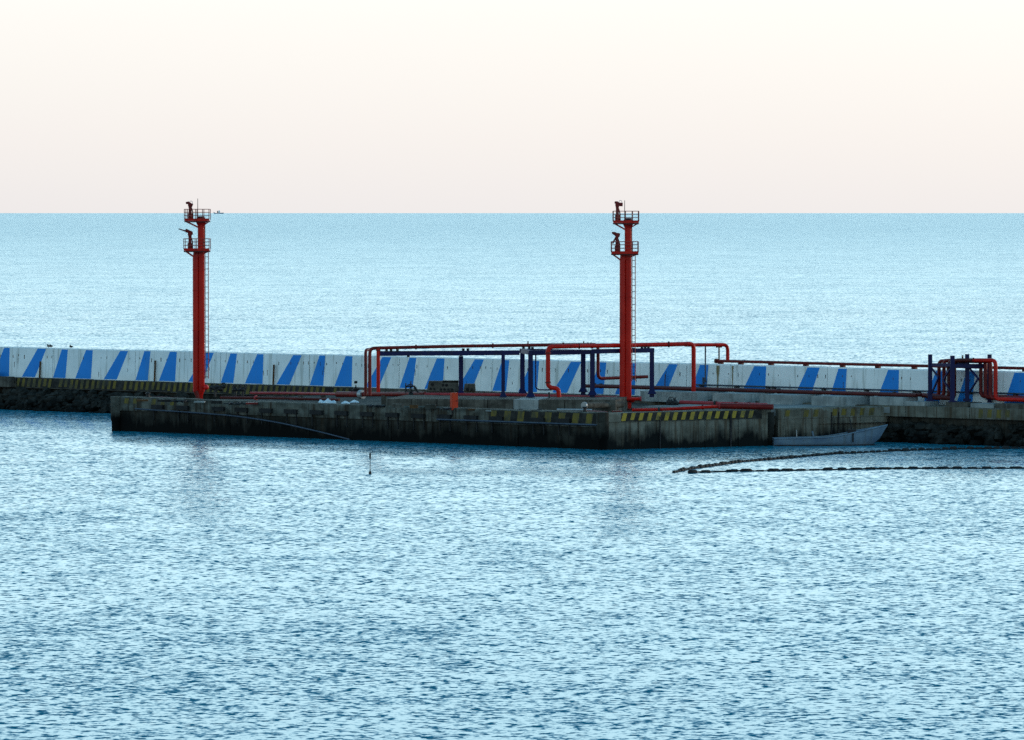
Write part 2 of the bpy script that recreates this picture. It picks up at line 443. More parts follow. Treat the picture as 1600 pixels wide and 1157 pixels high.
hazard(bw, EO2, U, wall_s(1408), wall_s(1468), 2.9, 3.9, 1.5, .1, None, 'yellow_old', .8, .4, N)
hazard(bw, EO2, U, wall_s(1575), wall_s(1640), 2.9, 3.9, 1.2, .1, None, 'yellow_old', .9, .5, N)
b = MB(); slab(b, wall_s(-60), wall_s(9), 1.25, 2.6, 2.9, 4.75); b.build("concrete_step", 'conc', bw)
b = MB(); slab(b, wall_s(-60), wall_s(34), 1.25, 2.2, 2.8, 4.1); b.build("concrete_step", 'conc', bw)
# tumbled rock along the foot
def rocks(n, s0, s1, out0, out1, rmin, rmax, ztop):
    m = MB()
    for _ in range(n):
        s = random.uniform(s0, s1); t = random.random(); r = random.uniform(rmin, rmax)
        c = W0 + U * s + N * (out0 + (out1 - out0) * t); c.z = ztop * (1 - t) - .3 * t
        m.ball(c, r, (random.uniform(.8, 1.5), random.uniform(.8, 1.4), random.uniform(.55, .95)), 7, 5, .28)
    return m
rocks(520, wall_s(-230), wall_s(300), .9, 3.8, .35, .85, 2.3).build("rubble", 'rock', bw, kind='stuff')
rocks(420, wall_s(1392), sB, 4.4, 5.7, .3, .7, 2.2).build("rubble", 'rock', bw, kind='stuff')
# standing posts against the wall
for px, y0, y1, lab in ((242, 563.5, 598, "rusty post against the white wall nearest the left red tower"), (62.5, 565, 589, "short rusty post leaning against the wall far from both towers"),
                        (427.5, 570, 609, "dark rusty post against the wall between the red tower and overhead pipes"),
                        (1039, 585, 606, "thin dark rod on a blue stripe just past the blue frame")):
    p = wall_p(px, ZM, .55); d = p.y
    a, c = P(px - .7, min(y1, 332 + 21 * F / d), d), P(px + .5, y0, d)
    a.z = ZM
    m = MB().tube([a, c], .11 if px != 1039 else .06, 8)
    tag(m.build("rusty_post", 'rust', None, a), lab, "post")
# small birds on the wall top
for px, lab in ((73.5, "dark bird on the wall top, left one of the close pair"), (77.3, "dark bird on the wall top, right one of the close pair"),
                (108.5, "lone dark bird on the wall top over the third blue stripe")):
    p = wall_p(px, ZT + .02, -.3)
    m = MB()
    m.ball(p + Z * .2, .17, (1.35, .75, .75), 8, 6); m.ball(p + Z * .36 - U * .17, .085, (1, 1, 1), 7, 5)
    m.tube([p + Z * .22 + U * .15, p + Z * .17 + U * .42], [.07, .02], 6)
    m.tube([p + Z * .36 - U * .22, p + Z * .345 - U * .33], [.025, .006], 5)
    m.tube([p + Z * .1 + N * .04, p + N * .04], .014, 5); m.tube([p + Z * .1 - N * .04, p - N * .04], .014, 5)
    tag(m.build("bird", 'steel', None, p), lab, "bird")
# ------------------------------------------------------------------ jetty head
A, C, D, E = at(178, 620.2, ZC), at(945, 645.5, ZC), at(1205, 639.8, ZC), at(1388, 635.2, ZC)
def flat(v): return Vector((v.x, v.y, 0))
def col(a, b, px, z):
    """point above the ground line a-b seen at a photo column"""
    r = ray(px, 600); e = b - a
    det = e.x * (-r.y) + r.x * e.y
    t = ((-a.x) * (-r.y) + r.x * (-a.y)) / det
    p = a + e * t; return Vector((p.x, p.y, z))
def outward(a, b):
    d = (b - a); n = Vector((d.y, -d.x, 0)).normalized()
    return n if n.dot(Vector((0, -1, 0))) > 0 else -n
jetty = thing("jetty", "dark stained concrete jetty head standing in the water in front of the striped wall", "jetty", (0, 590, 0))
inw = -N
def back(p, out):                                # the point behind p, 'out' metres in front of the wall
    t = (p - W0).dot(N); return p - N * (t - out)
G = 1.3
MB().prism([tuple(v.xy) for v in (A - N * -0 + inw * 1, C + inw * 1.2, D + Vector((-.6, .8, 0)), E + Vector((-.6, .8, 0)), back(E, G), back(A, G))], 2.2, ZD).build("deck", 'deck', jetty)
MB().prism([tuple(v.xy) for v in (at(1003, 635, 3.8), D + Vector((-.5, .7, 0)), E + Vector((-.5, .7, 0)), back(E, 5.35), back(at(1003, 635, 3.8), 5.35))], ZD - .05, 3.82).build("upper_deck", 'deck_light', jetty)
def face_run(a, b, n, matcap, matbody, zsplit, cw=2.0, recess=.18, zb=-2.0):
    d = b - a; L = d.length; d = d.normalized(); o = outward(a, b); i_ = -o
    rh = d.cross(i_).z > 0
    for k in range(n):
        s0, s1 = L * k / n + .03, L * (k + 1) / n - .03
        dz = random.uniform(-.03, .03)
        for (z0, z1, rec, nm, mm) in ((zsplit, ZC + dz, 0, "coping_block", matcap), (zb, zsplit - .02, recess + random.uniform(-.04, .04), "wall_block", matbody)):
            m = MB(); p = flat(a) + d * s0 - o * rec + Z * z0
            if nm == "coping_block":             # cast block with a chipped, worn outer edge
                k_ = 12; pr = []
                for q_ in range(k_ + 1):
                    s_ = (s1 - s0) * q_ / k_; ch = random.choice((0, 0, .03, .06, .05, .16 if 0 < q_ < k_ else .02, .28 if 0 < q_ < k_ and random.random() < .4 else 0))
                    b_ = p + d * s_
                    pr.append([b_, b_ + Z * (z1 - z0 - ch * 1.2 - .03), b_ + i_ * (ch + .05) + Z * (z1 - z0 - .3 * ch), b_ + i_ * (ch * 1.6 + .2) + Z * (z1 - z0), b_ + i_ * cw + Z * (z1 - z0), b_ + i_ * cw])
                for q_ in range(k_):
                    for e_ in range(6):
                        a4 = (pr[q_][e_], pr[q_ + 1][e_], pr[q_ + 1][(e_ + 1) % 6], pr[q_][(e_ + 1) % 6])
                        m.add(a4, [(0, 1, 2, 3)])
                m.add(pr[0], [(0, 1, 2, 3, 4, 5)]); m.add(pr[-1], [(5, 4, 3, 2, 1, 0)])
                m.build(nm, mm, jetty); continue
            m.box(p, d * (s1 - s0), i_ * cw, Z * (z1 - z0)) if rh else m.box(p + d * (s1 - s0), -d * (s1 - s0), i_ * cw, Z * (z1 - z0))
            m.build(nm, mm, jetty)
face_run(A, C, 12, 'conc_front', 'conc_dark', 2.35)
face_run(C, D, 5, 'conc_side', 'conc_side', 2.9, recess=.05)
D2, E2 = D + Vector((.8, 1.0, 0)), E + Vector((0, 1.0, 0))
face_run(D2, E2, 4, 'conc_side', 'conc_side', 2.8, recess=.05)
MB().prism([tuple(v.xy) for v in (A + inw * .6, C + inw * 1.0, D + Vector((-.6, 1.5, 0)), E2 + Vector((-.8, 1.0, 0)), back(E, 5), back(A, 5))], -2, 2.15).build("core", 'conc_dark', jetty)
# left corner post, right corner posts
oA = outward(A, C); dF = (C - A).normalized()
for (c, r, z1, mm) in ((A + dF * .35, .62, 3.95, 'conc_front'), (C - dF * .3 + Vector((0, .3, 0)), .7, 3.93, 'conc_dark'), (D + Vector((-.1, .1, 0)), .42, 3.6, 'rock')):
    MB().tube([(c.x, c.y, -2), (c.x, c.y, 1.1), (c.x, c.y, 1.2), (c.x, c.y, z1)], [r * .82, r * .82, r, r], 14).build("corner_post", mm, jetty)
for px in (1031, 1141.5, 1299, 1310):
    a_, b_ = (C, D) if px < 1205 else (D2, E2)
    p = col(a_, b_, px, 0) + outward(a_, b_) * .07
    MB().tube([p + Z * -.5, p + Z * 3.4], .07 if px != 1141.5 else .12, 6).build("drain_pipe", 'steel', jetty)
# painted edges
dR = (D - C).normalized(); oR = outward(C, D)
hazard(jetty, C, dR, 2.0, (D - C).length - 1.2, 2.93, 3.84, 1.06, .28, 'black_paint', 'yellow', .95, .5, oR)
dE = (E2 - D2).normalized()
hazard(jetty, D2, dE, .8, (E2 - D2).length - 1, 2.9, 3.75, 1.3, .2, None, 'yellow_old', .75, .5, outward(D2, E2))
s_ = (col(A, C, 765, 0) - flat(A)).length
hazard(jetty, A, dF, s_, (C - A).length - .8, 2.45, 3.8, 1.95, .25, 'black_paint', 'yellow_old', .85, .45, oA)
hazard(jetty, A, dF, 1.6, (col(A, C, 318, 0) - flat(A)).length, 3.05, 3.8, 1.5, .2, None, 'yellow_old', .6, .42, oA)
# black fender brackets with their chains
FEND = [248, 287, 343, 379, 417, 456, 496, 535, 575, 614.5, 655, 696, 737.5, 777.5, 842, 882]
f0 = c0 = None
for k, px in enumerate(FEND):
    p = col(A, C, px, 2.92) + oA * .16
    if f0 is None:
        f0 = MB().cbox(p, dF * 1.85, oA * -.36, Z * .46).build("fender", 'black', jetty, p); f = f0
    else: f = twin(f0, "fender", jetty, p)
    for s_ in (-.75, .75):
        q = p + dF * s_ - Z * .23 - oA * .1
        if c0 is None: c0 = MB().tube([q, q - Z * .7, q - Z * 1.3 - oA * .02], .085, 6).build("chain", 'black', f, q)
        elif random.random() < .8: twin(c0, "chain", f, q)
# hose slung along the face and the lower rail
pts = [(211, 639), (250, 641.5), (310, 645.5), (365, 650), (405, 655.5), (440, 661.5), (500, 675), (546, 687)]
m = MB(); w_ = []
for px, py in pts:
    d_ = (col(A, C, px, 0) + oA * .45).y; w_.append(P(px, py, d_))
m.tube(w_, .085, 8, bend=2.0)
tag(m.build("slack_hose", 'steel_blue', None, w_[0]), "grey hose slung along the dark jetty face and sagging into the water", "hose")
p0, p1, p2 = (col(A, C, x, 2.62) + oA * .35 for x in (686, 932, 937.5))
MB().tube([p0, p1, p2 + Z * .0, p2 + Z * 1.05], .09, 8, bend=.25).build("lower_rail", 'steel_blue', jetty)

# concrete pipe plinth in the middle of the head
PF0, PF1 = P(603, 640, 592), P(962, 640, 588)
ZP = 4.65
dP = flat(PF1 - PF0).normalized(); oP = outward(PF0, PF1); LP = flat(PF1 - PF0).length
n = 9
for k in range(n):
    s0, s1 = LP * k / n + .03, LP * (k + 1) / n - .03
    o = flat(PF0) + dP * s0 + Z * (ZD - .3) + oP * random.uniform(-.12, .12)
    MB().box(o, dP * (s1 - s0), -oP * 13.0, Z * (ZP + .3 - ZD + random.uniform(-.02, .02))).build("plinth_block", 'conc' if k != 5 else 'conc_light', jetty)
# sleepers carrying the pipes on the right
for k, px in enumerate((1065, 1105, 1178, 1251, 1332, 1400)):
    s0 = wall_s(px); m = MB(); slab(m, s0, s0 + 4.6, 2.0, 7.2 if px < 1390 else 4.6, ZM - .3, ZM + .86)
    m.build("pipe_sleeper", 'conc_light', bw)
for k, (a_, b_) in enumerate(((1440, 1484), (1517, 1552), (1556, 1592), (1594, 1640))):
    m = MB(); slab(m, wall_s(a_), wall_s(b_), 2.0, 4.5, ZM - .2, ZM + .45 + .05 * (k % 2)); m.build("pipe_sleeper", 'conc_light' if k % 2 == 0 else 'conc', bw)

# ------------------------------------------------------------------ fire monitor towers
def tower(label, d, cx, yup, ylo, ybase, ylad, uprail, lorail, upnoz, lonoz, ball, ystep, strut):
    X = lambda px, py, dd=0.0: P(px, py, d + dd)
    g = d / F                                    # metres per photo pixel here
    base = X(cx, ybase)
    t = thing("fire_monitor_tower", label, "tower", base, "red fire monitor towers on the jetty head")
    zb = base.z
    up = lambda y: X(cx, y).z
    xr, xl = X(cx + 3.3, 400).x, X(cx - 5.2, 400).x
    y0 = d
    # twin riser columns
    zs = up(ystep)
    MB().tube([(xr, y0, zs), (xr, y0, up(ylo)), (xr, y0, up(yup) - .05)], 5.4 * g, 18).build("main_column", 'red', t)
    MB().tube([(xl, y0 - .1, zs), (xl, y0 - .1, up(ylo + 14)), (xl + 1.2 * g, y0, up(ylo + 2))], 4.7 * g, 16).build("riser_pipe", 'red', t)
    f0 = None
    for k in range(1, 7):
        z = zs + (up(ylo) - zs) * k / 7 
        for xx, rr in ((xr, 5.4 * g), (xl, 4.7 * g)):
            MB().tube([(xx, y0 - (.1 if xx == xl else 0), z - .05), (xx, y0 - (.1 if xx == xl else 0), z + .05)], rr + .022, 16).build("weld_collar", 'red', t)
    # foot
    MB().tube([(xr - 2 * g, y0, zb), (xr - 2 * g, y0, zs - .45), (xr - 1 * g, y0, zs + .1)], [4.6 * g, 4.6 * g, 5.6 * g], 16).build("foot_pipe", 'red', t)
    MB().tube([(xl + 3 * g, y0 - .25, zb), (xl + 3 * g, y0 - .25, zs - .5), (xl, y0 - .1, zs + .1)], [3.2 * g, 3.2 * g, 4.7 * g], 14).build("foot_pipe", 'red_dark', t)
    m = MB(); m.tube([(xr - 3 * g, y0, zb - .2), (xr - 3 * g, y0, zb + .14)], .98, 18)
    m.tube([(xr - 3 * g, y0, zb - .9), (xr - 3 * g, y0, zb - .2)], 1.15, 18); fl = m.build("base_flange", 'maroon', t)
    bt = None
    for k in range(10):
        q = 2 * math.pi * k / 10; p = Vector((xr - 3 * g + .8 * math.cos(q), y0 + .8 * math.sin(q), zb + .13))
        bt = MB().tube([p, p + Z * .1], .06, 6).build("bolt", 'steel', fl, p) if bt is None else twin(bt, "bolt", fl, p)
    p = X(*ball, -.5); MB().ball(p, 4.3 * g, (1, 1, 1), 14, 10).build("valve_bonnet", 'red_bright', t)
    MB().tube([p, Vector((xr, y0, p.z))], .18, 10).build("valve_stub", 'red', t)
    # platforms
    def platform(rail, y, hpx, cxp):
        x0, x1 = X(rail[0], y).x, X(rail[-1], y).x; z = up(y); dp = 1.45
        pl = MB().box((x0, y0 - dp, z - .16), (x1 - x0, 0, 0), (0, 2 * dp, 0), (0, 0, .16)).build("platform", 'red', t)
        for yy in (y0 - dp + .05, y0 + dp - .05): MB().bar((x0, yy, z - .24), (x1, yy, z - .24), .09, .14).build("edge_beam", 'maroon', pl)
        h = hpx * g
        mm = MB()
        for f in (.38, .70, 1.0):
            for yy in (y0 - dp, y0 + dp): mm.tube([(x0, yy, z + h * f), (x1, yy, z + h * f)], .036, 6)
            for xx in (x0, x1): mm.tube([(xx, y0 - dp, z + h * f), (xx, y0 + dp, z + h * f)], .036, 6)
        rl = mm.build("railing", 'ladder_red', t)
        for px in rail:
            for yy in (y0 - dp, y0 + dp):
                MB().tube([(X(px, y).x, yy, z), (X(px, y).x, yy, z + h)], .042, 6).build("rail_post", 'red_dark', rl)
        MB().box((x0, y0 - dp - .005, z), (x1 - x0, 0, 0), (0, .02, 0), (0, 0, .13)).build("toe_board", 'red', rl)
        # brackets under the floor reaching to the column
        m = MB()
        for yy in (-.5, .5):
            m.bar((x0 + .15, y0 + yy, z - .22), (cxp - .2, y0 + yy * .6, z - .95), .1, .16); m.bar((x1 - .1, y0 + yy, z - .22), (cxp + .15, y0 + yy * .6, z - .75), .08, .12)
        m.build("bracket", 'red', pl)
        return z
    zu = platform(uprail, yup, 16.2, xr); zl = platform(lorail, ylo, 16.6, xr - .5)
    m = MB(); m.add([(xr - .62, y0 - .5, zu - .16), (xr + .62, y0 - .5, zu - .16), (xr + .62, y0 + .5, zu - .16), (xr - .62, y0 + .5, zu - .16), (xr - .36, y0 - .36, zu - .75), (xr + .36, y0 - .36, zu - .75), (xr + .36, y0 + .36, zu - .75), (xr - .36, y0 + .36, zu - .75)],
                    [(0, 1, 5, 4), (1, 2, 6, 5), (2, 3, 7, 6), (3, 0, 4, 7)]); m.build("column_head", 'red', t)
    m = MB(); m.tube([(xr, y0, zu), (xr, y0, zu + .38)], [.55, .38], 12); m.build("hatch", 'maroon', t)
    # monitors: pedestal, swivel and nozzle
    def monitor(pp, z, noz):
        x = X(pp, 400).x; ytop = noz[0]
        mo = MB().tube([(x, y0 - .3, z), (x, y0 - .3, up(ytop + 6))], .17, 10).build("monitor", 'red_dark', t)
        MB().tube([(x, y0 - .3, z + .02), (x, y0 - .3, z + .75)], .26, 12).build("pedestal", 'red_dark', mo)
        MB().tube([(x + .3, y0 - .3, z), (x + .3, y0 - .35, z + .9), (x + .1, y0 - .3, z + 1.5)], .07, 8, bend=.2).build("control_pipe", 'maroon', mo)
        pts = [X(px, py, -.3) for px, py in noz[1]]
        MB().tube(pts, [r * g for r in noz[2]], 12).build("nozzle", 'red_dark', mo)
        e = pts[-1]
        MB().tube([(x, y0 - .3, up(ytop + 8)), (x, y0 - .3, up(ytop + 3)), e], .2, 10, bend=.25).build("elbow", 'red_dark', mo)
        c = (Vector((x, y0 - .3, up(ytop + 4)))); 
        MB().tube([c - Vector((0, .35, 0)), c + Vector((0, .35, 0))], .24, 12).build("swivel", 'red_dark', mo)
        if noz[3]:
            ring = [X(noz[3][0] + 2.2 * math.cos(q), noz[3][1] - 2.6 * math.sin(q), -.3) for q in np.linspace(0, 2 * math.pi, 14)]
            MB().tube(ring, .03, 5, cap=False).build("handwheel", 'grey_metal', mo)
    monitor(cx - 13.5, zu, upnoz); monitor(cx - 14, zl, lonoz)
    if strut:
        MB().tube([X(*strut[0], -.3), X(*strut[1], -.3)], .09, 8).build("monitor_stay", 'red_dark', t)
    p = X(cx - 2, yup, -.4); MB().tube([p, (p.x, p.y, up(yup - 33))], [.05, .03], 6).build("aerial", 'steel', t)
    # ladder with side rails, rungs and safety hoops
    lx0, lx1 = X(cx + 9.6, 400).x, X(cx + 14.6, 400).x
    zt, zb2 = up(ylo - 2), up(ylad)
    ld = MB().tube([(lx0, y0 - .1, zb2), (lx0, y0 - .1, zt)], .045, 6).tube([(lx1, y0 - .1, zb2), (lx1, y0 - .1, zt)], .045, 6).build("ladder", 'ladder_red', t)
    rg = None; z = zb2 + .2
    while z < zt:
        p = Vector((lx0, y0 - .1, z))
        rg = MB().tube([p, (lx1, y0 - .1, z)], .034, 6).build("rung", 'steel', ld, p) if rg is None else twin(rg, "rung", ld, p)
        z += .69
    m = MB()
    for k in range(8):
        z = zb2 + .5 + (zt - zb2 - 1) * k / 7; m.bar((xr + .3, y0 - .05, z), (lx0, y0 - .1, z), .05, .05)
    m.build("stand_off", 'red_dark', ld, kind='stuff')
    z0u, z1u = zl + .1, zu + .2
    l2 = MB().tube([(xr + 5.9 * g, y0 - .25, z0u), (xr + 5.9 * g, y0 - .25, z1u)], .04, 6).tube([(xr + 5.9 * g, y0 + .25, z0u), (xr + 5.9 * g, y0 + .25, z1u)], .04, 6).build("upper_ladder", 'maroon', t)
    z = z0u + .3; r2 = None
    while z < z1u:
        p = Vector((xr + 5.9 * g, y0 - .25, z))
        r2 = MB().tube([p, p + Vector((0, .5, 0))], .03, 6).build("rung", 'steel', l2, p) if r2 is None else twin(r2, "rung", l2, p)
        z += .4
    return t
tower("tall red twin-pipe tower standing apart at the far end, lower nozzle long and level", 624, 311, 343.5, 390, 628, 592,
      (289.2, 294, 306.5, 317.5, 327.6), (288.3, 306, 319, 327.8), 
      (317, [(290.4, 317.6), (294, 317.2), (297, 319.5), (301, 321.5)], [1.6, 2.3, 2.6, 1.6], (298.5, 317)),
      (362.5, [(279, 357.8), (289, 361.2), (291, 360.6), (295.5, 362.5), (301, 364)], [.75, 1.2, 3.0, 2.6, 1.5], None), (322, 605.5), 612, None)
tower("tall red twin-pipe tower rising among the pipes at the jetty corner, lower nozzle short", 598, 978, 346.5, 394.5, 641, 596,
      (958, 964.5, 977, 988, 997.8), (955.2, 967, 988, 997),
      (316.5, [(960.3, 316.4), (964, 317.2), (967, 319.5), (973, 320)], [1.6, 2.6, 2.4, 1.7], (969.5, 316)),
      (363.5, [(956, 363.8), (960, 365), (963, 367), (968.5, 368)], [1.2, 2.6, 2.8, 1.9], None), (988, 625), 638, ((962.5, 371), (957, 381)))
# ------------------------------------------------------------------ blue pipe racks
def frame_rack(name, label, legs, beams, base, saddles, group=None):
    t = thing(name, label, "pipe rack", base, group)
    for px, yt, yf, w, d in legs:
        a, b_ = P(px, yf, d), P(px, yt, d); g = d / F
        a.x = b_.x = P(px, (yt + yf) / 2, d).x
        lg = MB().bar(a - Z * .35, b_, w * g, w * g * .9).build("leg", 'navy', t)
        m = MB()
        m.add([a + Vector((sx * w * g * k, sy * w * g * k, dz)) for dz, k in ((0, .95), (.07, .95), (.5, .52)) for sx, sy in ((-1, -1), (1, -1), (1, 1), (-1, 1))],
              [(0, 3, 2, 1)] + [(i + j * 4, (i + 1) % 4 + j * 4, (i + 1) % 4 + 4 + j * 4, i + 4 + j * 4) for j in (0, 1) for i in range(4)])
        m.build("foot_plate", 'navy', lg)
    for (x0, y0, d0), (x1, y1, d1), h in beams:
        g = d0 / F; MB().bar(P(x0, y0, d0), P(x1, y1, d1), .38, h * g).build("beam", 'navy', t)
    for px, py, d in saddles:
        c = P(px, py, d); MB().cbox(c, (.3, 0, 0), (0, .5, 0), (0, 0, .26)).build("saddle", 'steel', t)
    return t
frame_rack("pipe_rack", "low navy steel rack on two legs at the left end of the overhead pipes",
           [(720.3, 557, 618, 7.0, 603), (786.2, 555, 621, 5.6, 597)],
           [((592, 552.7, 597), (812, 551.5, 597), 7.5), ((720.3, 552.5, 597.5), (720.3, 552.2, 604), 8.5)], P(720, 620, 600),
           [(604, 548, 597), (611, 548, 597), (621, 548, 597), (724, 546.5, 600), (731, 546.5, 600), (638, 556.5, 597.2)])
frame_rack("pipe_rack", "navy steel rack on five legs standing beside the right red tower",
           [(816.3, 546, 615.5, 7.3, 603), (829, 551, 621, 7.6, 596), (911.2, 551, 613, 7.4, 606), (925.6, 549, 618, 7.6, 597.5), (1018.6, 547, 616, 7.0, 600)],
           [((813, 548.5, 603), (913, 550.2, 606), 7), ((826, 552.2, 596), (928, 550.2, 597.5), 7), ((925, 549.5, 597.5), (1021.5, 547.6, 600), 7),
            ((816.3, 548.5, 602.5), (829, 551.3, 595.6), 7), ((911, 550.2, 605.5), (925.6, 550.5, 597.1), 7)], P(920, 619, 600),
           [(818, 543.5, 600), (827, 543.5, 600), (832, 544.5, 598), (925, 543, 600), (1003, 543.3, 600), (1008, 543.3, 600), (1013, 543.3, 600)])

# ------------------------------------------------------------------ overhead pipes
def rod(px, y0, y1, d, r, m, parent, name="riser"):
    a, b_ = P(px, y0, d), P(px, y1, d); b_.x = a.x
    return MB().tube([a, b_], r, 8).build(name, m, parent)
t = thing("overhead_pipe", "long dark red overhead pipe rising from the deck at two left-hand uprights", "pipe", P(577, 614, 600))
d1, d2 = 597, 602
MB().tube([P(577.8, 618, d1), P(577.8, 544.4, d1), P(720, 541.2, d1 + 1), P(934.5, 538.4, d2), P(934.5, 592, d2), P(978, 590.2, d2 + 2), P(1012, 589, d2 + 3)], .185, 12, bend=.6).build("pipe_run", 'red_dark', t)
MB().tube([P(571.3, 618, d1 + .4), P(571.3, 547.3, d1 + .4), P(577.5, 546.0, d1 + 2.0), P(582, 545, d1 + 3.2)], .17, 12, bend=.5).build("parallel_pipe", 'red_dark', t)
MB().tube([P(591, 613, d1 - .2), P(591, 545, d1 - .2)], .2, 12).build("branch_pipe", 'red', t)
MB().tube([P(591, 549, d1 - .2), P(591, 546.5, d1 - .2)], .24, 12).build("branch_collar", 'red_dark', t)
for px in (825, 912, 918.5, 923.5):
    rod(px, 541, 533.5 if px in (825, 912) else 535.5, 600, .07, 'steel', t, "vent_stub")
MB().tube([P(837, 551, 603), P(837, 606, 603), P(842, 609.5, 603), P(862, 609.5, 603)], .075, 8, bend=.4).build("drain_line", 'navy', t)

t = thing("overhead_pipe", "bright red overhead pipe with an S-bend foot, passing behind the right tower", "pipe", P(856, 615, 594))
MB().tube([P(873.5, 621, 594), P(872.5, 610, 594), P(869, 606.8, 594), P(861, 606.5, 594), P(856.3, 602, 594), P(856.3, 542.2, 594), P(900, 541.0, 595), P(1000, 539.5, 600.5), P(1083.8, 537.6, 603), P(1083.8, 612, 603)], .245, 14, bend=.55).build("pipe_run", 'red', t)
MB().tube([P(1070, 539.3, 603.4), P(1137, 539.0, 606), P(1137, 563, 606)], .20, 12, bend=.6).build("branch_pipe", 'red', t)
for px, y0, y1 in ((1102.2, 541, 598), (1123.5, 541, 563)):
    rod(px, y0, y1, 605.2, .085, 'steel_blue' if px < 1110 else 'maroon', t, "hanger_rod")
c = P(1123.5, 542.5, 605.2); MB().cbox(c, (.7, 0, 0), (0, .3, 0), (0, 0, .14)).build("hanger_clamp", 'red_dark', t)
c = P(858, 613, 594); MB().tube([c, c - Z * .75], .09, 8).build("pipe_foot", 'steel', t)

for (x, y, d_) in ((650, 542.6, 597.5), (770, 540.6, 598.8), (880, 539.1, 601)):
    c = P(x, y, d_); MB().tube([c - Vector((.09, 0, 0)), c + Vector((.09, 0, 0))], .27, 14).build("flange", 'red_dark', bpy.data.objects["overhead_pipe"])
for (x, y, d_) in ((905, 541.0, 595.3), (1045, 538.5, 601.8)):
    c = P(x, y, d_); MB().tube([c - Vector((.09, 0, 0)), c + Vector((.09, 0, 0))], .33, 14).build("flange", 'red_dark', t)
for y in (552, 598):
    c = P(856.3, y, 594); MB().tube([c - Z * .08, c + Z * .08], .32, 14).build("flange", 'red_dark', t)

# pipe along the top of the wall
t = thing("wall_top_pipe", "thin dark red pipe laid along the top of the striped wall", "pipe", wall_p(1115, ZT))
q = lambda px, z=8.17: wall_p(px, z, -.42)
MB().tube([q(1116), q(1300), q(1500), q(1700), q(1950)], .165, 10).build("pipe_run", 'red_dark', t)
MB().tube([q(1114.2), q(1117.5)], .27, 12).build("blank_flange", 'maroon', t)
fo = None
for px in (1122.5, 1154, 1201, 1255.5, 1313, 1368, 1425, 1480, 1538, 1598):
    c = q(px, 7.93); fo = MB().cbox(c, U * .55, N * -.4, Z * .24).build("pipe_foot", 'maroon', t, c) if fo is None else twin(fo, "pipe_foot", t, c)

# pipes along the wall foot
t = thing("wall_foot_pipe", "dark maroon pipe on sleepers along the foot of the striped wall", "pipe", wall_p(1200, ZM))
for k, (o_, z_, r_) in enumerate(((2.6, 5.1, .2), (3.4, 5.08, .2))):
    w_ = [wall_p(px, z_, o_) for px in (945, 1000, 1100, 1250, 1400, 1462)]
    MB().tube(w_, r_, 10).build("pipe_run", 'maroon', t)
for px in (952, 962, 1000, 1240, 1420):
    c = wall_p(px, 5.1, 2.6); MB().tube([c - U * .14, c + U * .14], .3, 12).build("flange", 'steel', t)
t = thing("wall_pipe", "thin blue-grey pipe clipped low across the white wall face", "pipe", wall_p(1200, 5.5))
MB().tube([wall_p(px, 5.45, .38) for px in (1089, 1300, 1500, 1750, 1950)], .085, 8).build("pipe_run", 'steel_blue', t)
cl = None
for px in (1099, 1154, 1203, 1212, 1290, 1357, 1432, 1438, 1520, 1590):
    c = wall_p(px, 5.36, .3); cl = MB().cbox(c, U * .35, N * -.5, Z * .26).build("clip", 'steel', t, c) if cl is None else twin(cl, "clip", t, c)
MB().tube([wall_p(1102.3, 6.3, .36), wall_p(1102.3, 5.45, .36)], .13, 8).build("pipe_joint", 'steel_blue', t)

# ------------------------------------------------------------------ rack with the four pipe loops on the right
t = thing("loop_rack", "navy post rack with open tops holding the four red pipe loops against the wall", "pipe rack", P(1500, 628, 588))
PST = [(1453.2, 554, 628, 6.4, 590), (1488, 556, 630, 6.8, 586.2), (1511, 553.6, 627, 6.4, 587.4), (1546, 554.2, 625, 6.4, 587.2)]
for px, yt, yf, w, d in PST:
    g = d / F; a, b_ = P(px, yf, d), P(px, yt, d); b_.x = a.x
    lg = MB().bar(a - Z * .3, b_, w * g, w * g * .9).build("post", 'navy', t)
    MB().cbox(a + Z * .12, (.8, 0, 0), (0, .7, 0), (0, 0, .24)).build("foot_plate", 'navy', lg)
pp = lambda i, y: P(PST[i][0], y, PST[i][4])
for i, j, y in ((0, 2, 570.5), (1, 3, 572.5), (0, 1, 570.5), (2, 3, 571.5)):
    MB().bar(pp(i, y), pp(j, y), .2, .36).build("beam", 'navy', t)
for pts in (([1456, 576, 589.7], [1466.5, 590, 588.4], [1456, 615, 589.7]), ([1485, 576, 586.4], [1474, 594, 587.6], [1485, 612, 586.4]), ([1515, 576, 587.0], [1528.5, 592, 585.2], [1515, 613, 587.0])):
    m = MB(); w_ = [P(*q_) for q_ in pts]; m.bar(w_[0], w_[1], .16, .16); m.bar(w_[1], w_[2], .16, .16); m.build("brace", 'navy', t)
MB().tube([P(1504, 562, 589), P(1504, 555.5, 589)], .1, 8).build("vent_stub", 'steel', t)
names = ["innermost red pipe loop, leftmost uprights of the four in the navy rack", "second red pipe loop from the wall in the navy rack", "third red pipe loop from the wall in the navy rack", "outermost red pipe loop with the rightmost upright of the four"]
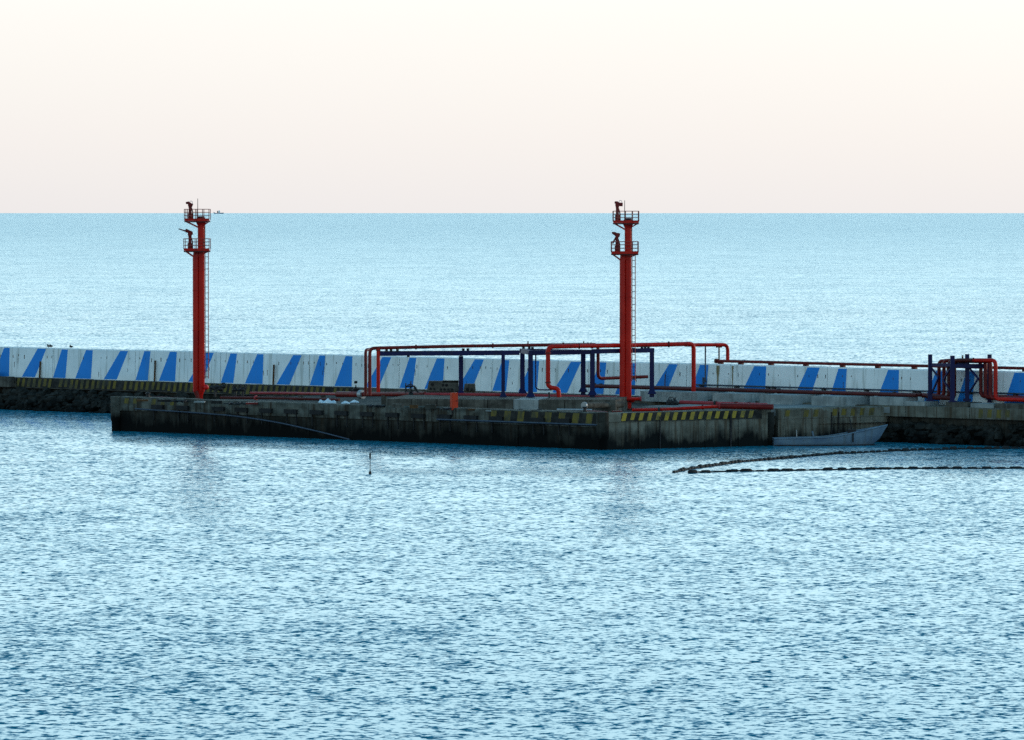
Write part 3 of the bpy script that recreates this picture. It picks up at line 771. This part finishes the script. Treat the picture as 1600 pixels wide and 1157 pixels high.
for i in range(4):
    xl, xr_ = (1467.2, 1475, 1483, 1491)[i], (1532.5, 1539.8, 1547.6, 1555.6)[i]
    yt, yb = (564.5, 563.8, 564.8, 563.5)[i], (619.5, 621, 622.5, 624)[i]; o_ = (1.5, 2.2, 2.9, 3.9)[i]
    d, d2 = wall_p(xl, 0, o_).y, wall_p(xr_, 0, o_).y; xm = xl + 30; dm = d + (d2 - d) * 30 / (xr_ - xl)
    r = .20 if i < 2 else .225
    t = thing("pipe_loop", names[i], "pipe loop", P(xr_, yb, d2), "red pipe loops in the navy rack")
    a0 = P(xl, yb - 1.5, d); left = a0 - U * 3.0 - Z * .02
    b0 = P(xr_, yb, d2); right = b0 + U * 40
    MB().tube([left, a0, P(xl, yt, d), P(xm, yt - .2, dm)], r, 12, bend=.5).build("left_bend", 'red_dark' if i < 2 else 'maroon', t)
    MB().tube([P(xm, yt - .2, dm), P(xr_, yt, d2), b0, right], r, 12, bend=.55).build("right_bend", 'red' if i == 3 else 'red_dark', t)
    c = P(xm, yt - .2, dm); MB().tube([c - Vector((.07, 0, 0)), c + Vector((.07, 0, 0))], r + .06, 12).build("flange", 'maroon', t)

# ------------------------------------------------------------------ long low pipe along the jetty deck
t = thing("deck_pipe", "long low red pipe with a thick middle and grey flange along the jetty deck", "pipe", P(560, 622, 612))
MB().tube([P(392, 614.5, 636), P(460, 614.8, 630), P(529, 616.2, 619)], .16, 12).build("thin_pipe", 'red_pink', t)
MB().tube([P(527, 616.4, 619), P(563, 616.7, 615)], .33, 16).build("thick_pipe", 'red_dark', t)
MB().tube([P(562.3, 616.7, 615), P(567.5, 616.8, 614.6)], .5, 18).build("flange", 'grey_metal', t)
MB().tube([P(567, 616.5, 614.6), P(664, 616, 604.5)], .26, 14).build("thick_pipe", 'red_dark', t)
MB().tube([P(664, 616.5, 604.5), P(800, 617.3, 600), P(966, 622.0, 598)], .19, 12).build("thin_pipe", 'red_pink', t)
for px, d in ((420, 634), (470, 629), (505, 624), (600, 611), (640, 607)):
    c = P(px, 616, d); MB().box((c.x - .3, c.y - .4, ZD - .05), (.6, 0, 0), (0, .8, 0), (0, 0, c.z - .15 - ZD + .05)).build("pipe_support", 'conc', t)
def wheel(px, py, d, rpx, parent, m='steel', flat_=False):
    g = d / F; c = P(px, py, d); ring = []
    for q_ in np.linspace(0, 2 * math.pi, 15):
        ring.append(c + (Vector((math.cos(q_), .35 * math.sin(q_), .94 * math.sin(q_))) if not flat_ else Vector((math.cos(q_), math.sin(q_), 0))) * rpx * g)
    mb = MB().tube(ring, .055, 6, cap=False)
    for k in range(0, 14, 4): mb.tube([c, ring[k]], .035, 5)
    return mb.build("handwheel", m, parent)
def valve(label, px, py, d, s, parts, loc_y):
    v = thing("valve", label, "valve", P(px, loc_y, d)); g = d / F
    for kind, *a in parts:
        if kind == 'body':
            c = P(px + a[0], py + a[1], d); MB().ball(c, a[2] * g, (1.2, .9, 1), 10, 7).build("body", 'steel', v)
        elif kind == 'stem':
            c = P(px + a[0], py + a[1], d); MB().tube([c, c + Z * a[2] * g], .07, 8).build("stem", 'steel', v)
        elif kind == 'wheel': wheel(px + a[0], py + a[1], d, a[2], v)
        elif kind == 'pipe':
            MB().tube([P(px + x, py + y, d) for x, y in a[0]], a[1] * g, 10).build("pipe_stub", a[2], v)
    return v
valve("black gate valve with two stems just right of the left red tower", 340, 606, 618, 1, [('body', 4, 2, 4), ('pipe', [(-13, 0), (12, -2)], 2.4, 'steel'), ('stem', -3, 0, 6), ('wheel', 9, -3, 4.5), ('body', -6, 1, 3.2), ('pipe', [(-4, 2), (-4, 15)], 1.8, 'steel')], 624)
valve("black twin-wheel valve on the deck between left tower and white tarpaulin", 373, 607, 626, 1, [('wheel', -6, -2, 3.8), ('wheel', 7, -2, 3.8), ('body', -6, 2, 3.4), ('body', 6, 2, 3.4), ('stem', -5, 2, 5), ('pipe', [(-9, 3), (10, 3)], 1.8, 'steel'), ('pipe', [(-5, 3), (-5, 14)], 1.5, 'steel'), ('pipe', [(6, 3), (6, 14)], 1.5, 'steel')], 621)
valve("small black valve on the thick red pipe by the double uprights", 556, 605, 617, 1, [('body', 0, 3, 3.4), ('stem', 0, 3, 6), ('pipe', [(-2.4, -7.5), (2.4, -7.5)], 2.2, 'steel'), ('pipe', [(-8, 5), (8, 6)], 1.8, 'steel'), ('body', 5, 4, 2.6)], 614)
valve("black valve with a tall spindle frame on the red pipe beside the holed slab", 641, 607, 605, 1, [('wheel', 0, 0, 6.5), ('stem', -7, 8, 16), ('stem', 1, 8, 19), ('body', 1, 9, 3.4), ('pipe', [(-8, -3), (8, -3)], 1.2, 'steel'), ('pipe', [(8, -2), (10, 4), (13, 6)], 1.6, 'steel'), ('pipe', [(1, 8), (1, 20)], 2.4, 'steel')], 627)
valve("dark valve pair on the deck right of the right red tower", 1051, 628, 596, 1, [('body', -5, 0, 4), ('body', 4, 1, 4), ('wheel', -2, -3, 4.5), ('pipe', [(-10, 3), (9, 3)], 2.4, 'steel'), ('stem', 4, 0, 7), ('pipe', [(-3, 3), (-3, 10)], 2, 'steel')], 636)
# short pipes round the right tower and along the side
def lone(name, label, pts, r, m, extra=()):
    w_ = [P(*q_) for q_ in pts]; t = thing(name, label, "pipe", w_[0])
    MB().tube(w_, r, 12, bend=.3).build("pipe_run", m, t)
    for px, py, d, rr, L, mm in extra:
        c = P(px, py, d); e = (w_[-1] - w_[0]).normalized(); MB().tube([c - e * L / 2, c + e * L / 2], rr, 12).build("flange", mm, t)
    return t
lone("deck_pipe", "short red pipe with bolted flanges just left of the right tower foot", [(905, 624.5, 597), (950, 624.5, 597), (1002, 623.5, 597)], .2, 'red', [(943, 624.5, 597, .33, .25, 'maroon'), (965, 624.2, 597, .3, .2, 'maroon'), (1001, 623.5, 597, .28, .2, 'red_pink')])
lone("deck_pipe", "thick grey-brown pipe lying left of the right tower foot", [(912, 634, 585), (972, 632.5, 590)], .34, 'conc', [(913, 634, 585, .4, .2, 'grey_metal')])
lone("deck_pipe", "thick red pipe lying on the painted edge beyond the right tower", [(1122, 634.6, 581.5), (1208, 636.2, 580)], .31, 'red_dark', [(1125, 634.7, 581.5, .4, .2, 'red_pink')])
lone("deck_pipe", "thin red pipe from the right tower foot along the striped edge", [(988, 641, 585), (1040, 640, 584), (1122, 635.5, 583)], .18, 'red', [(1030, 640.3, 584, .26, .18, 'steel'), (1098, 636.6, 583.4, .26, .18, 'maroon')])
lone("deck_pipe", "faded red pipe with bolts crossing the pale deck behind the painted edge", [(1063, 628.5, 592), (1130, 631, 588), (1198, 633, 585)], .2, 'red_pink', [(1118, 630.5, 588.6, .3, .2, 'steel'), (1150, 631.7, 587, .3, .2, 'maroon'), (1170, 632.3, 586.4, .3, .2, 'steel')])
lone("deck_pipe", "thin dark pipe lying on the jetty between left tower and thick flanged pipe", [(345, 621.5, 618), (400, 622, 615), (440, 622.5, 612), (530, 625, 606)], .17, 'maroon', [(400, 622, 615, .27, .25, 'red_pink')])
lone("deck_pipe", "low dark red pipe at the foot of the left tower", [(215, 623, 622), (250, 622.3, 622), (312, 626, 622)], .19, 'maroon', [(235, 622.8, 622, .27, .2, 'rust')])
lone("deck_pipe", "grey pipe lying at the front edge of the concrete plinth", [(870, 640.5, 580), (925, 641.2, 580)], .12, 'grey_metal')
lone("deck_pipe", "rusty red hose end on the jetty edge at the dark corner", [(918, 643, 576), (948, 645.5, 573)], .16, 'red_dark')

# ------------------------------------------------------------------ loose things on the jetty
c = P(709.5, 641, 585.5); g = 585.5 / F
t = thing("orange_cabinet", "tall orange box standing at the front edge before the concrete plinth", "cabinet", c)
ang = math.radians(28); ax, ay = Vector((math.cos(ang), math.sin(ang), 0)), Vector((-math.sin(ang), math.cos(ang), 0))
h = 26 * g
MB().cbox(c + Z * h / 2, ax * .70, ay * .5, Z * h).build("body", 'orange', t)
MB().cbox(c + Z * h * .52 - ay * .255, ax * .58, ay * .03, Z * h * .86).build("door", 'orange', t)
MB().cbox(c + Z * (h + .04), ax * .75, ay * .55, Z * .08).build("lid", 'orange', t)
MB().cbox(c + Z * h * .55 - ay * .28 + ax * .2, ax * .05, ay * .05, Z * .2).build("handle", 'steel', t)
MB().cbox(c - Z * .35, ax * .6, ay * .4, Z * .7).build("stand", 'steel', t)
# hollow-core slab offcuts
def holed(px0, px1, yb, yt, d, holes, label, slope=0):
    a, b_ = P(px0, yb, d), P(px1, yb, d); zt = P(px0, yt, d).z - a.z; g = d / F
    t = thing("hollow_slab", label, "concrete slab", (a + b_) / 2)
    ew = (b_ - a)
    m = MB(); hx = slope * ew
    m.add([a, b_, b_ + Vector((0, 2, 0)), a + Vector((0, 2, 0)), a + hx + Z * zt, b_ - hx * .4 + Z * zt, b_ - hx * .4 + Vector((0, 2, 0)) + Z * zt, a + hx + Vector((0, 2, 0)) + Z * zt],
          [(3, 2, 1, 0), (4, 5, 6, 7), (0, 1, 5, 4), (1, 2, 6, 5), (2, 3, 7, 6), (3, 0, 4, 7)])
    m.box(Vector((a.x, a.y + .3, a.z - .9)), (ew.x, 0, 0), (0, 1.4, 0), (0, 0, .9))
    o = m.build("slab", 'conc', t)
    for hx_, hy_, hr in holes:
        c = P(hx_, hy_, d); pts = [c + Vector((math.cos(q_) * hr * g, -.03, math.sin(q_) * hr * g)) for q_ in np.linspace(0, 2 * math.pi, 13)[:-1]]
        # each core: a solid black plug whose colour stands for the shaded depth
        MB().tube([c + Vector((0, -.03, 0)), c + Vector((0, .35, 0))], hr * g, 12).build("hole_shade_plug", 'black', o)
holed(667, 717, 612, 596, 606.5, [(675.5, 601, 2.6), (692, 602, 2.3), (697.5, 602, 2.3), (689, 609, 2.1), (694.5, 609, 2.1), (700.5, 609, 2.1), (706.5, 609, 2.1), (673, 608, 2.1), (679, 608.5, 2.0)],
      "grey hollow-core concrete slab with rows of round holes by the low red pipe", .06)
holed(724, 743, 611, 600.5, 606.5, [(730.5, 608.5, 2.6), (737, 609, 2.0)], "smaller holed concrete slab right of the blue rack leg", .1)
c = P(704, 596.3, 606.9); tag(MB().cbox(c, (1.8, 0, 0), (0, .8, 0), (0, 0, .22)).build("loose_slab", 'conc', None, c), "thin loose concrete slab lying on top of the holed slab", "concrete slab")
# white tarpaulin heap
c = P(511, 632, 603); m = MB(); nx, ny = 22, 12
hs = [[0] * (ny + 1) for _ in range(nx + 1)]
for i in range(nx + 1):
    for j in range(ny + 1):
        u_, v_ = i / nx * 2 - 1, j / ny * 2 - 1
        e = max(0, 1 - abs(u_) ** 2.4) * max(0, 1 - abs(v_) ** 2.4)
        hs[i][j] = e ** .3 * (.44 + .13 * math.sin(u_ * 7 + 1) + .08 * math.sin(v_ * 6 + u_ * 11)) + random.uniform(-.07, .07) * (e > 0)
m.add([c + Vector(((i / nx - .5) * 2.0 * (1 + .05 * math.sin(j)), (j / ny - .5) * 1.5, hs[i][j])) for i in range(nx + 1) for j in range(ny + 1)],
      [(i * (ny + 1) + j, (i + 1) * (ny + 1) + j, (i + 1) * (ny + 1) + j + 1, i * (ny + 1) + j + 1) for i in range(nx) for j in range(ny)], True)
tag(m.build("tarpaulin", 'tarp', None, c), "crumpled white tarpaulin heap on the jetty edge left of the uprights", "tarpaulin")
for px, py, d, lab in ((540, 631, 601.5, "scrap of white sheeting just right of the tarpaulin heap"), (554, 629.5, 602, "scrap of white sheeting close to the double uprights"), (452, 633.5, 606, "flat pale board on the jetty edge left of the tarpaulin")):
    c = P(px, py, d); m = MB()
    m.add([c + Vector((x, y, z)) for x, y, z in ((-.5, -.3, 0), (.1, -.4, .05), (.5, -.2, 0), (.45, .3, .1), (-.1, .35, .3), (-.5, .25, .08), (0, 0, .32))], [(0, 1, 6), (1, 2, 6), (2, 3, 6), (3, 4, 6), (4, 5, 6), (5, 0, 6)])
    tag(m.build("sheeting_scrap", 'tarp' if px != 452 else 'conc_light', None, c), lab, "scrap")
# dark gear along the edge
def heap(px0, px1, py, d, label, n_, rr, cat="gear"):
    m = MB()
    for _ in range(n_):
        c = P(random.uniform(px0, px1), py, d + random.uniform(-.4, .4)); r = random.uniform(*rr)
        if random.random() < .5: m.ball(c + Z * r * .4, r, (1.3, 1, .7), 7, 5, .2)
        else:
            q_ = random.uniform(0, 3); e = Vector((math.cos(q_), math.sin(q_) * .4, random.uniform(-.1, .25))) * r * 1.8
            m.tube([c - e + Z * r * .5, c + e + Z * r * .5], r * .32, 6)
    return tag(m.build("scrap_heap", 'steel', None, P((px0 + px1) / 2, py, d)), label, cat)
heap(413, 462, 632, 606, "low dark clutter along the jetty edge left of the tarpaulin", 18, (.12, .3), "clutter")
heap(477, 492, 632, 604.5, "small dark clutter touching the left side of the tarpaulin", 9, (.12, .25), "clutter")
heap(688, 702, 640.5, 584.5, "dark rusty clutter at the left foot of the orange box", 10, (.12, .26), "clutter")
def plate(px0, px1, py, d, h, m, label, cat, dep=1.0):
    a, b_ = P(px0, py, d), P(px1, py, d)
    return tag(MB().box((a.x, a.y, a.z), (b_.x - a.x, random.uniform(-.2, .2), 0), (random.uniform(-.1, .1), dep, 0), (0, 0, h)).build(cat.replace(' ', '_'), m, None, (a + b_) / 2), label, cat)
plate(213, 231, 627.6, 611.5, .22, 'rust', "rusty steel plate on the jetty edge near its far left corner", "steel plate")
plate(246, 268, 628.6, 610, .3, 'black_paint', "dark steel plate on the jetty edge between rusty plate and left tower", "steel plate")
plate(303, 319, 629.6, 608, .16, 'conc_light', "pale concrete pad on the jetty edge in front of the left tower", "concrete pad")
plate(330, 347, 631.2, 606.5, .34, 'black_paint', "dark steel box on the jetty edge right of the left tower", "steel box", .6)
plate(384, 402, 632.2, 604.5, .2, 'red_dark', "dark red steel plate on the jetty edge below the twin-wheel valve", "steel plate")
plate(612, 629, 637.6, 588.5, .42, 'conc', "brown-grey concrete block in front of the left end of the plinth", "concrete block")
plate(640, 652, 638.4, 587.2, .36, 'rust', "rusty block in front of the plinth below the spindle valve", "block", .6)
plate(664, 681, 639.0, 586.4, .46, 'conc_dark', "dark concrete block in front of the plinth left of the orange box", "concrete block")
plate(760, 790, 643.2, 581.5, .1, 'conc_light', "long pale board on the jetty edge left of the black hose", "board", .5)
heap(270, 296, 628.5, 610, "dark pipe fittings on the jetty edge left of the left tower", 14, (.12, .28), "clutter")
heap(352, 382, 632, 606, "dark clutter below the twin-wheel valve on the jetty edge", 14, (.1, .26), "clutter")
heap(575, 606, 636, 592.5, "dark fittings on the jetty edge below the double uprights", 16, (.1, .26), "clutter")
heap(862, 900, 645, 577.5, "low dark clutter on the jetty edge right of the black hose", 14, (.1, .24), "clutter")
heap(1008, 1030, 640.5, 585.5, "small dark fittings on the pale deck just right of the right tower foot", 12, (.1, .24), "clutter")
plate(468, 486, 634.5, 603.5, .12, 'rust', "flat rusty sheet on the jetty edge just left of the tarpaulin", "steel sheet")
plate(524, 540, 636, 598.5, .2, 'red_dark', "red-brown steel offcut on the jetty edge below the white sheeting", "steel offcut", .5)
plate(556, 572, 636.6, 596, .26, 'rust', "rusty block on the jetty edge below the grey flange", "block", .5)
plate(732, 752, 641.6, 583, .18, 'rust', "rusty plate on the jetty edge right of the orange box", "steel plate", .6)
plate(956, 972, 644.5, 577, .16, 'red_dark', "dark red plate on the jetty corner in front of the right tower", "steel plate", .6)
# mooring hose with curled ends
pts = [(812, 645, 580), (810.5, 642.5, 580), (814, 641.2, 580), (819, 644.2, 580), (828, 644.8, 579.7), (838, 643.6, 579.5), (842, 641.4, 579.5), (846, 641.8, 579.5), (847, 644.6, 579.3)]
w_ = [P(*q_) for q_ in pts]
tag(MB().tube(w_, .2, 10, bend=.3).build("black_hose", 'black', None, w_[0]), "thick black hose with curled ends on the jetty edge before the plinth", "hose")
# bollards on the coping
def bollard(px, label):
    c = col(A, C, px, ZC) - oA * .9; t = thing("bollard", label, "bollard", c, "mooring bollards on the jetty edge")
    MB().tube([c - Z * .05, c + Z * .06], .36, 12).build("base", 'steel', t)
    MB().tube([c, c + Z * .42], [.2, .17], 12).build("stem", 'steel', t)
    MB().tube([c + Z * .40, c + Z * .5, c + Z * .56], [.28, .32, .2], 12).build("cap", 'steel', t)
bollard(222, "black mooring bollard at the far left corner of the jetty")
bollard(600, "black mooring bollard on the jetty edge right of the double uprights")
bollard(905, "black mooring bollard on the jetty edge nearest the right tower")

# ------------------------------------------------------------------ boat moored at the side of the jetty
b0, b1 = at(1208, 694.3, 0), at(1384, 694.6, 0)
b0.y = 580.5; b1.y = 582.5
b0.x, b1.x = P(1208, 693, 580.5).x, P(1388, 693, 582.5).x
ax = (b1 - b0); Lb = ax.length; ax.normalize(); sd_ = Vector((-ax.y, ax.x, 0))
boat = thing("boat", "long weathered pale blue open boat moored against the jetty side", "boat", (b0 + b1) / 2)
def hull(scale_in, z_off, n_=26):
    vs, fs = [], []; K = 9
    for i in range(n_ + 1):
        f = i / n_
        half = (.55 + .65 * min(1, f / .3) ** .8) if f < .3 else 1.2 * (1 - max(0, (f - .5) / .5) ** 2.3)
        half = max(half, .03) * scale_in
        zt = .78 + .2 * f + 1.15 * max(0, (f - .45) / .55) ** 1.5
        zk = -.45 + (1.1 * max(0, (f - .8) / .2) ** 2)
        rake = 0.9 * max(0, (f - .8) / .2)
        for k in range(K):
            q_ = -1 + 2 * k / (K - 1); a_ = abs(q_)
            y = math.copysign(half * (1 - (1 - a_) ** 2.2), q_) ; z = zk + (zt - zk) * a_ ** 1.7 + z_off
            flare = rake * (z - zk) / max(zt - zk, .1)
            vs.append(b0 + ax * (f * (Lb - 1.0) + flare) + sd_ * y + Z * z)
    for i in range(n_):
        for k in range(K - 1): fs.append((i * K + k, (i + 1) * K + k, (i + 1) * K + k + 1, i * K + k + 1))
    fs.append(tuple(range(K)))
    return vs, fs, K
vs_, fs_, K = hull(1, 0)
MB().add(vs_, fs_, True).build("hull", 'hull', boat)
vi, fi, _ = hull(.93, .07); m = MB().add(vi, fi, True); m.build("inner_skin", 'hull_in', boat)
for side in (0, K - 1):
    MB().tube([vs_[i * K + side] + Z * .02 for i in range(27)], .075, 8).build("gunwale", 'hull', boat)
for f in (.3, .5, .68):
    i = int(f * 26); MB().bar(vs_[i * K] - Z * .25, vs_[i * K + K - 1] - Z * .25, .3, .06).build("thwart", 'hull_in', boat)
m = MB()
m.add([Vector((p.x, p.y, -.1)) - sd_ * .06 for p in (vs_[i * K + 1] for i in range(25))] + [Vector((p.x, p.y, .13)) - sd_ * .06 for p in (vs_[i * K + 1] for i in range(25))], [(i, i + 1, 26 + i, 25 + i) for i in range(24)])
m.build("boot_top", 'bottom', boat)
p = vs_[19 * K]; MB().tube([p + Z * .0 - sd_ * .12, p - Z * .95 - sd_ * .10], .085, 8).build("fender", 'black', boat)
c = P(1331, 676, 581.8); MB().cbox(c, (.9, 0, 0), (0, .6, 0), (0, 0, .7)).tube([c + Z * .3, c + Z * 1.6 - Vector((.25, 0, 0))], .07, 6).build("engine_box", 'steel', boat)
p = vs_[3 * K + K // 2]; MB().tube([P(1245, 688, 580.6), P(1244.5, 672, 580.6)], .05, 6).build("stern_pole", 'grey_metal', boat)
MB().tube([P(1272, 686, 580.8), P(1269, 674, 580.8)], .1, 6).build("stern_pole", 'hull', boat)
MB().tube([vs_[-1 - K // 2 * 2] * 1.0, P(1360, 654, 586.4)], .025, 5).build("mooring_line", 'steel', boat)

# ------------------------------------------------------------------ floating containment booms
def boom(label, pts, group, step, r):
    w_ = [at(px, py, 0.05) for px, py in pts]
    t = thing("floating_boom", label, "boom", w_[0], group)
    # resample
    seg = [(w_[i + 1] - w_[i]).length for i in range(len(w_) - 1)]; L = sum(seg); s = 0; fl = None; skirt = []
    def pos(s):
        for i, l in enumerate(seg):
            if s <= l or i == len(seg) - 1: return w_[i].lerp(w_[i + 1], s / l), (w_[i + 1] - w_[i]).normalized()
            s -= l
    k = 0
    while s < L - step:
        p, e = pos(s + step * .5); wob = Vector((0, math.sin(s * .35) * .25 + math.sin(s * .11) * .3 + random.uniform(-.1, .1), random.uniform(-.05, .06)))
        skirt.append(p + wob)
        l = step * random.uniform(.68, .97); rr = r * random.uniform(.7, 1.25)
        MB().tube([p + wob - e * l * .5, p + wob - e * l * .36, p + wob + e * l * .36, p + wob + e * l * .5], [rr * .45, rr, rr, rr * .45], 8).build("float", 'black', t)
        s += step; k += 1
    MB().tube(skirt, .07, 6).build("tension_rope", 'black', t)
    return t
boom("string of short black floats, the farther arm of the boom loop on the water", [(1052, 738.5), (1068, 735), (1105, 729), (1150, 723), (1230, 715.5), (1310, 708.8), (1400, 704.5), (1500, 702), (1600, 700.6), (1720, 701)], "arms of the floating boom", 1.0, .21)
boom("dark line of long floats, the nearer arm of the boom loop on the water", [(1072, 738.8), (1120, 737.5), (1200, 736), (1300, 734), (1420, 732.6), (1600, 731.5), (1720, 731)], "arms of the floating boom", 1.45, .17)
# ------------------------------------------------------------------ spar buoy
c = at(578.3, 741, 0); g = c.y / F
t = thing("spar_buoy", "thin dark pole with a topmark standing in the open water before the jetty", "buoy", c)
MB().tube([c - Z * .4, c + Z * .12, c + Z * .32], [.14, .14, .05], 10).build("float", 'black', t)
MB().tube([c + Z * .1, c + Z * 2.05], .034, 7).build("pole", 'steel', t)
MB().tube([c + Z * 1.5, c + Z * 1.98], .085, 8).build("topmark", 'black', t)
# ------------------------------------------------------------------ ship near the horizon
dS = 90000.0; g = dS / F
sc_ = lambda px, z: Vector(((px - 800) * g, dS, z))
t = thing("distant_ship", "tiny pale ship on the horizon just right of the left tower top", "ship", sc_(339, 0))
def ext(prof, hw, name, m):
    n_ = len(prof); v = [sc_(px, z) - Vector((0, hw * 3, 0)) for px, z in prof] + [sc_(px, z) + Vector((0, hw * 3, 0)) for px, z in prof]
    MB().add(v, [tuple(range(n_)), tuple(range(2 * n_ - 1, n_ - 1, -1))] + [(i, (i + 1) % n_, n_ + (i + 1) % n_, n_ + i) for i in range(n_)]).build(name, m, t)
zz = lambda y: H - (y - 332) * g
ext([(333.5, zz(331.4)), (334.8, -.5), (349, -.5), (350, zz(333.0)), (341, zz(333.6)), (337, zz(333.2))], 5, "hull", 'far_hull')
ext([(341, zz(333.7)), (350, zz(333.3)), (349.5, zz(332.6)), (342, zz(333.0))], 4, "deck_cargo", 'far_tan')
ext([(341.2, zz(333.2)), (341.6, zz(329.2)), (343.8, zz(329.2)), (344.2, zz(333.0))], 4, "superstructure", 'far_white')
ext([(339.2, zz(333.2)), (339.6, zz(329.8)), (340.8, zz(329.8)), (341.1, zz(333.2))], 2, "funnel", 'conc')
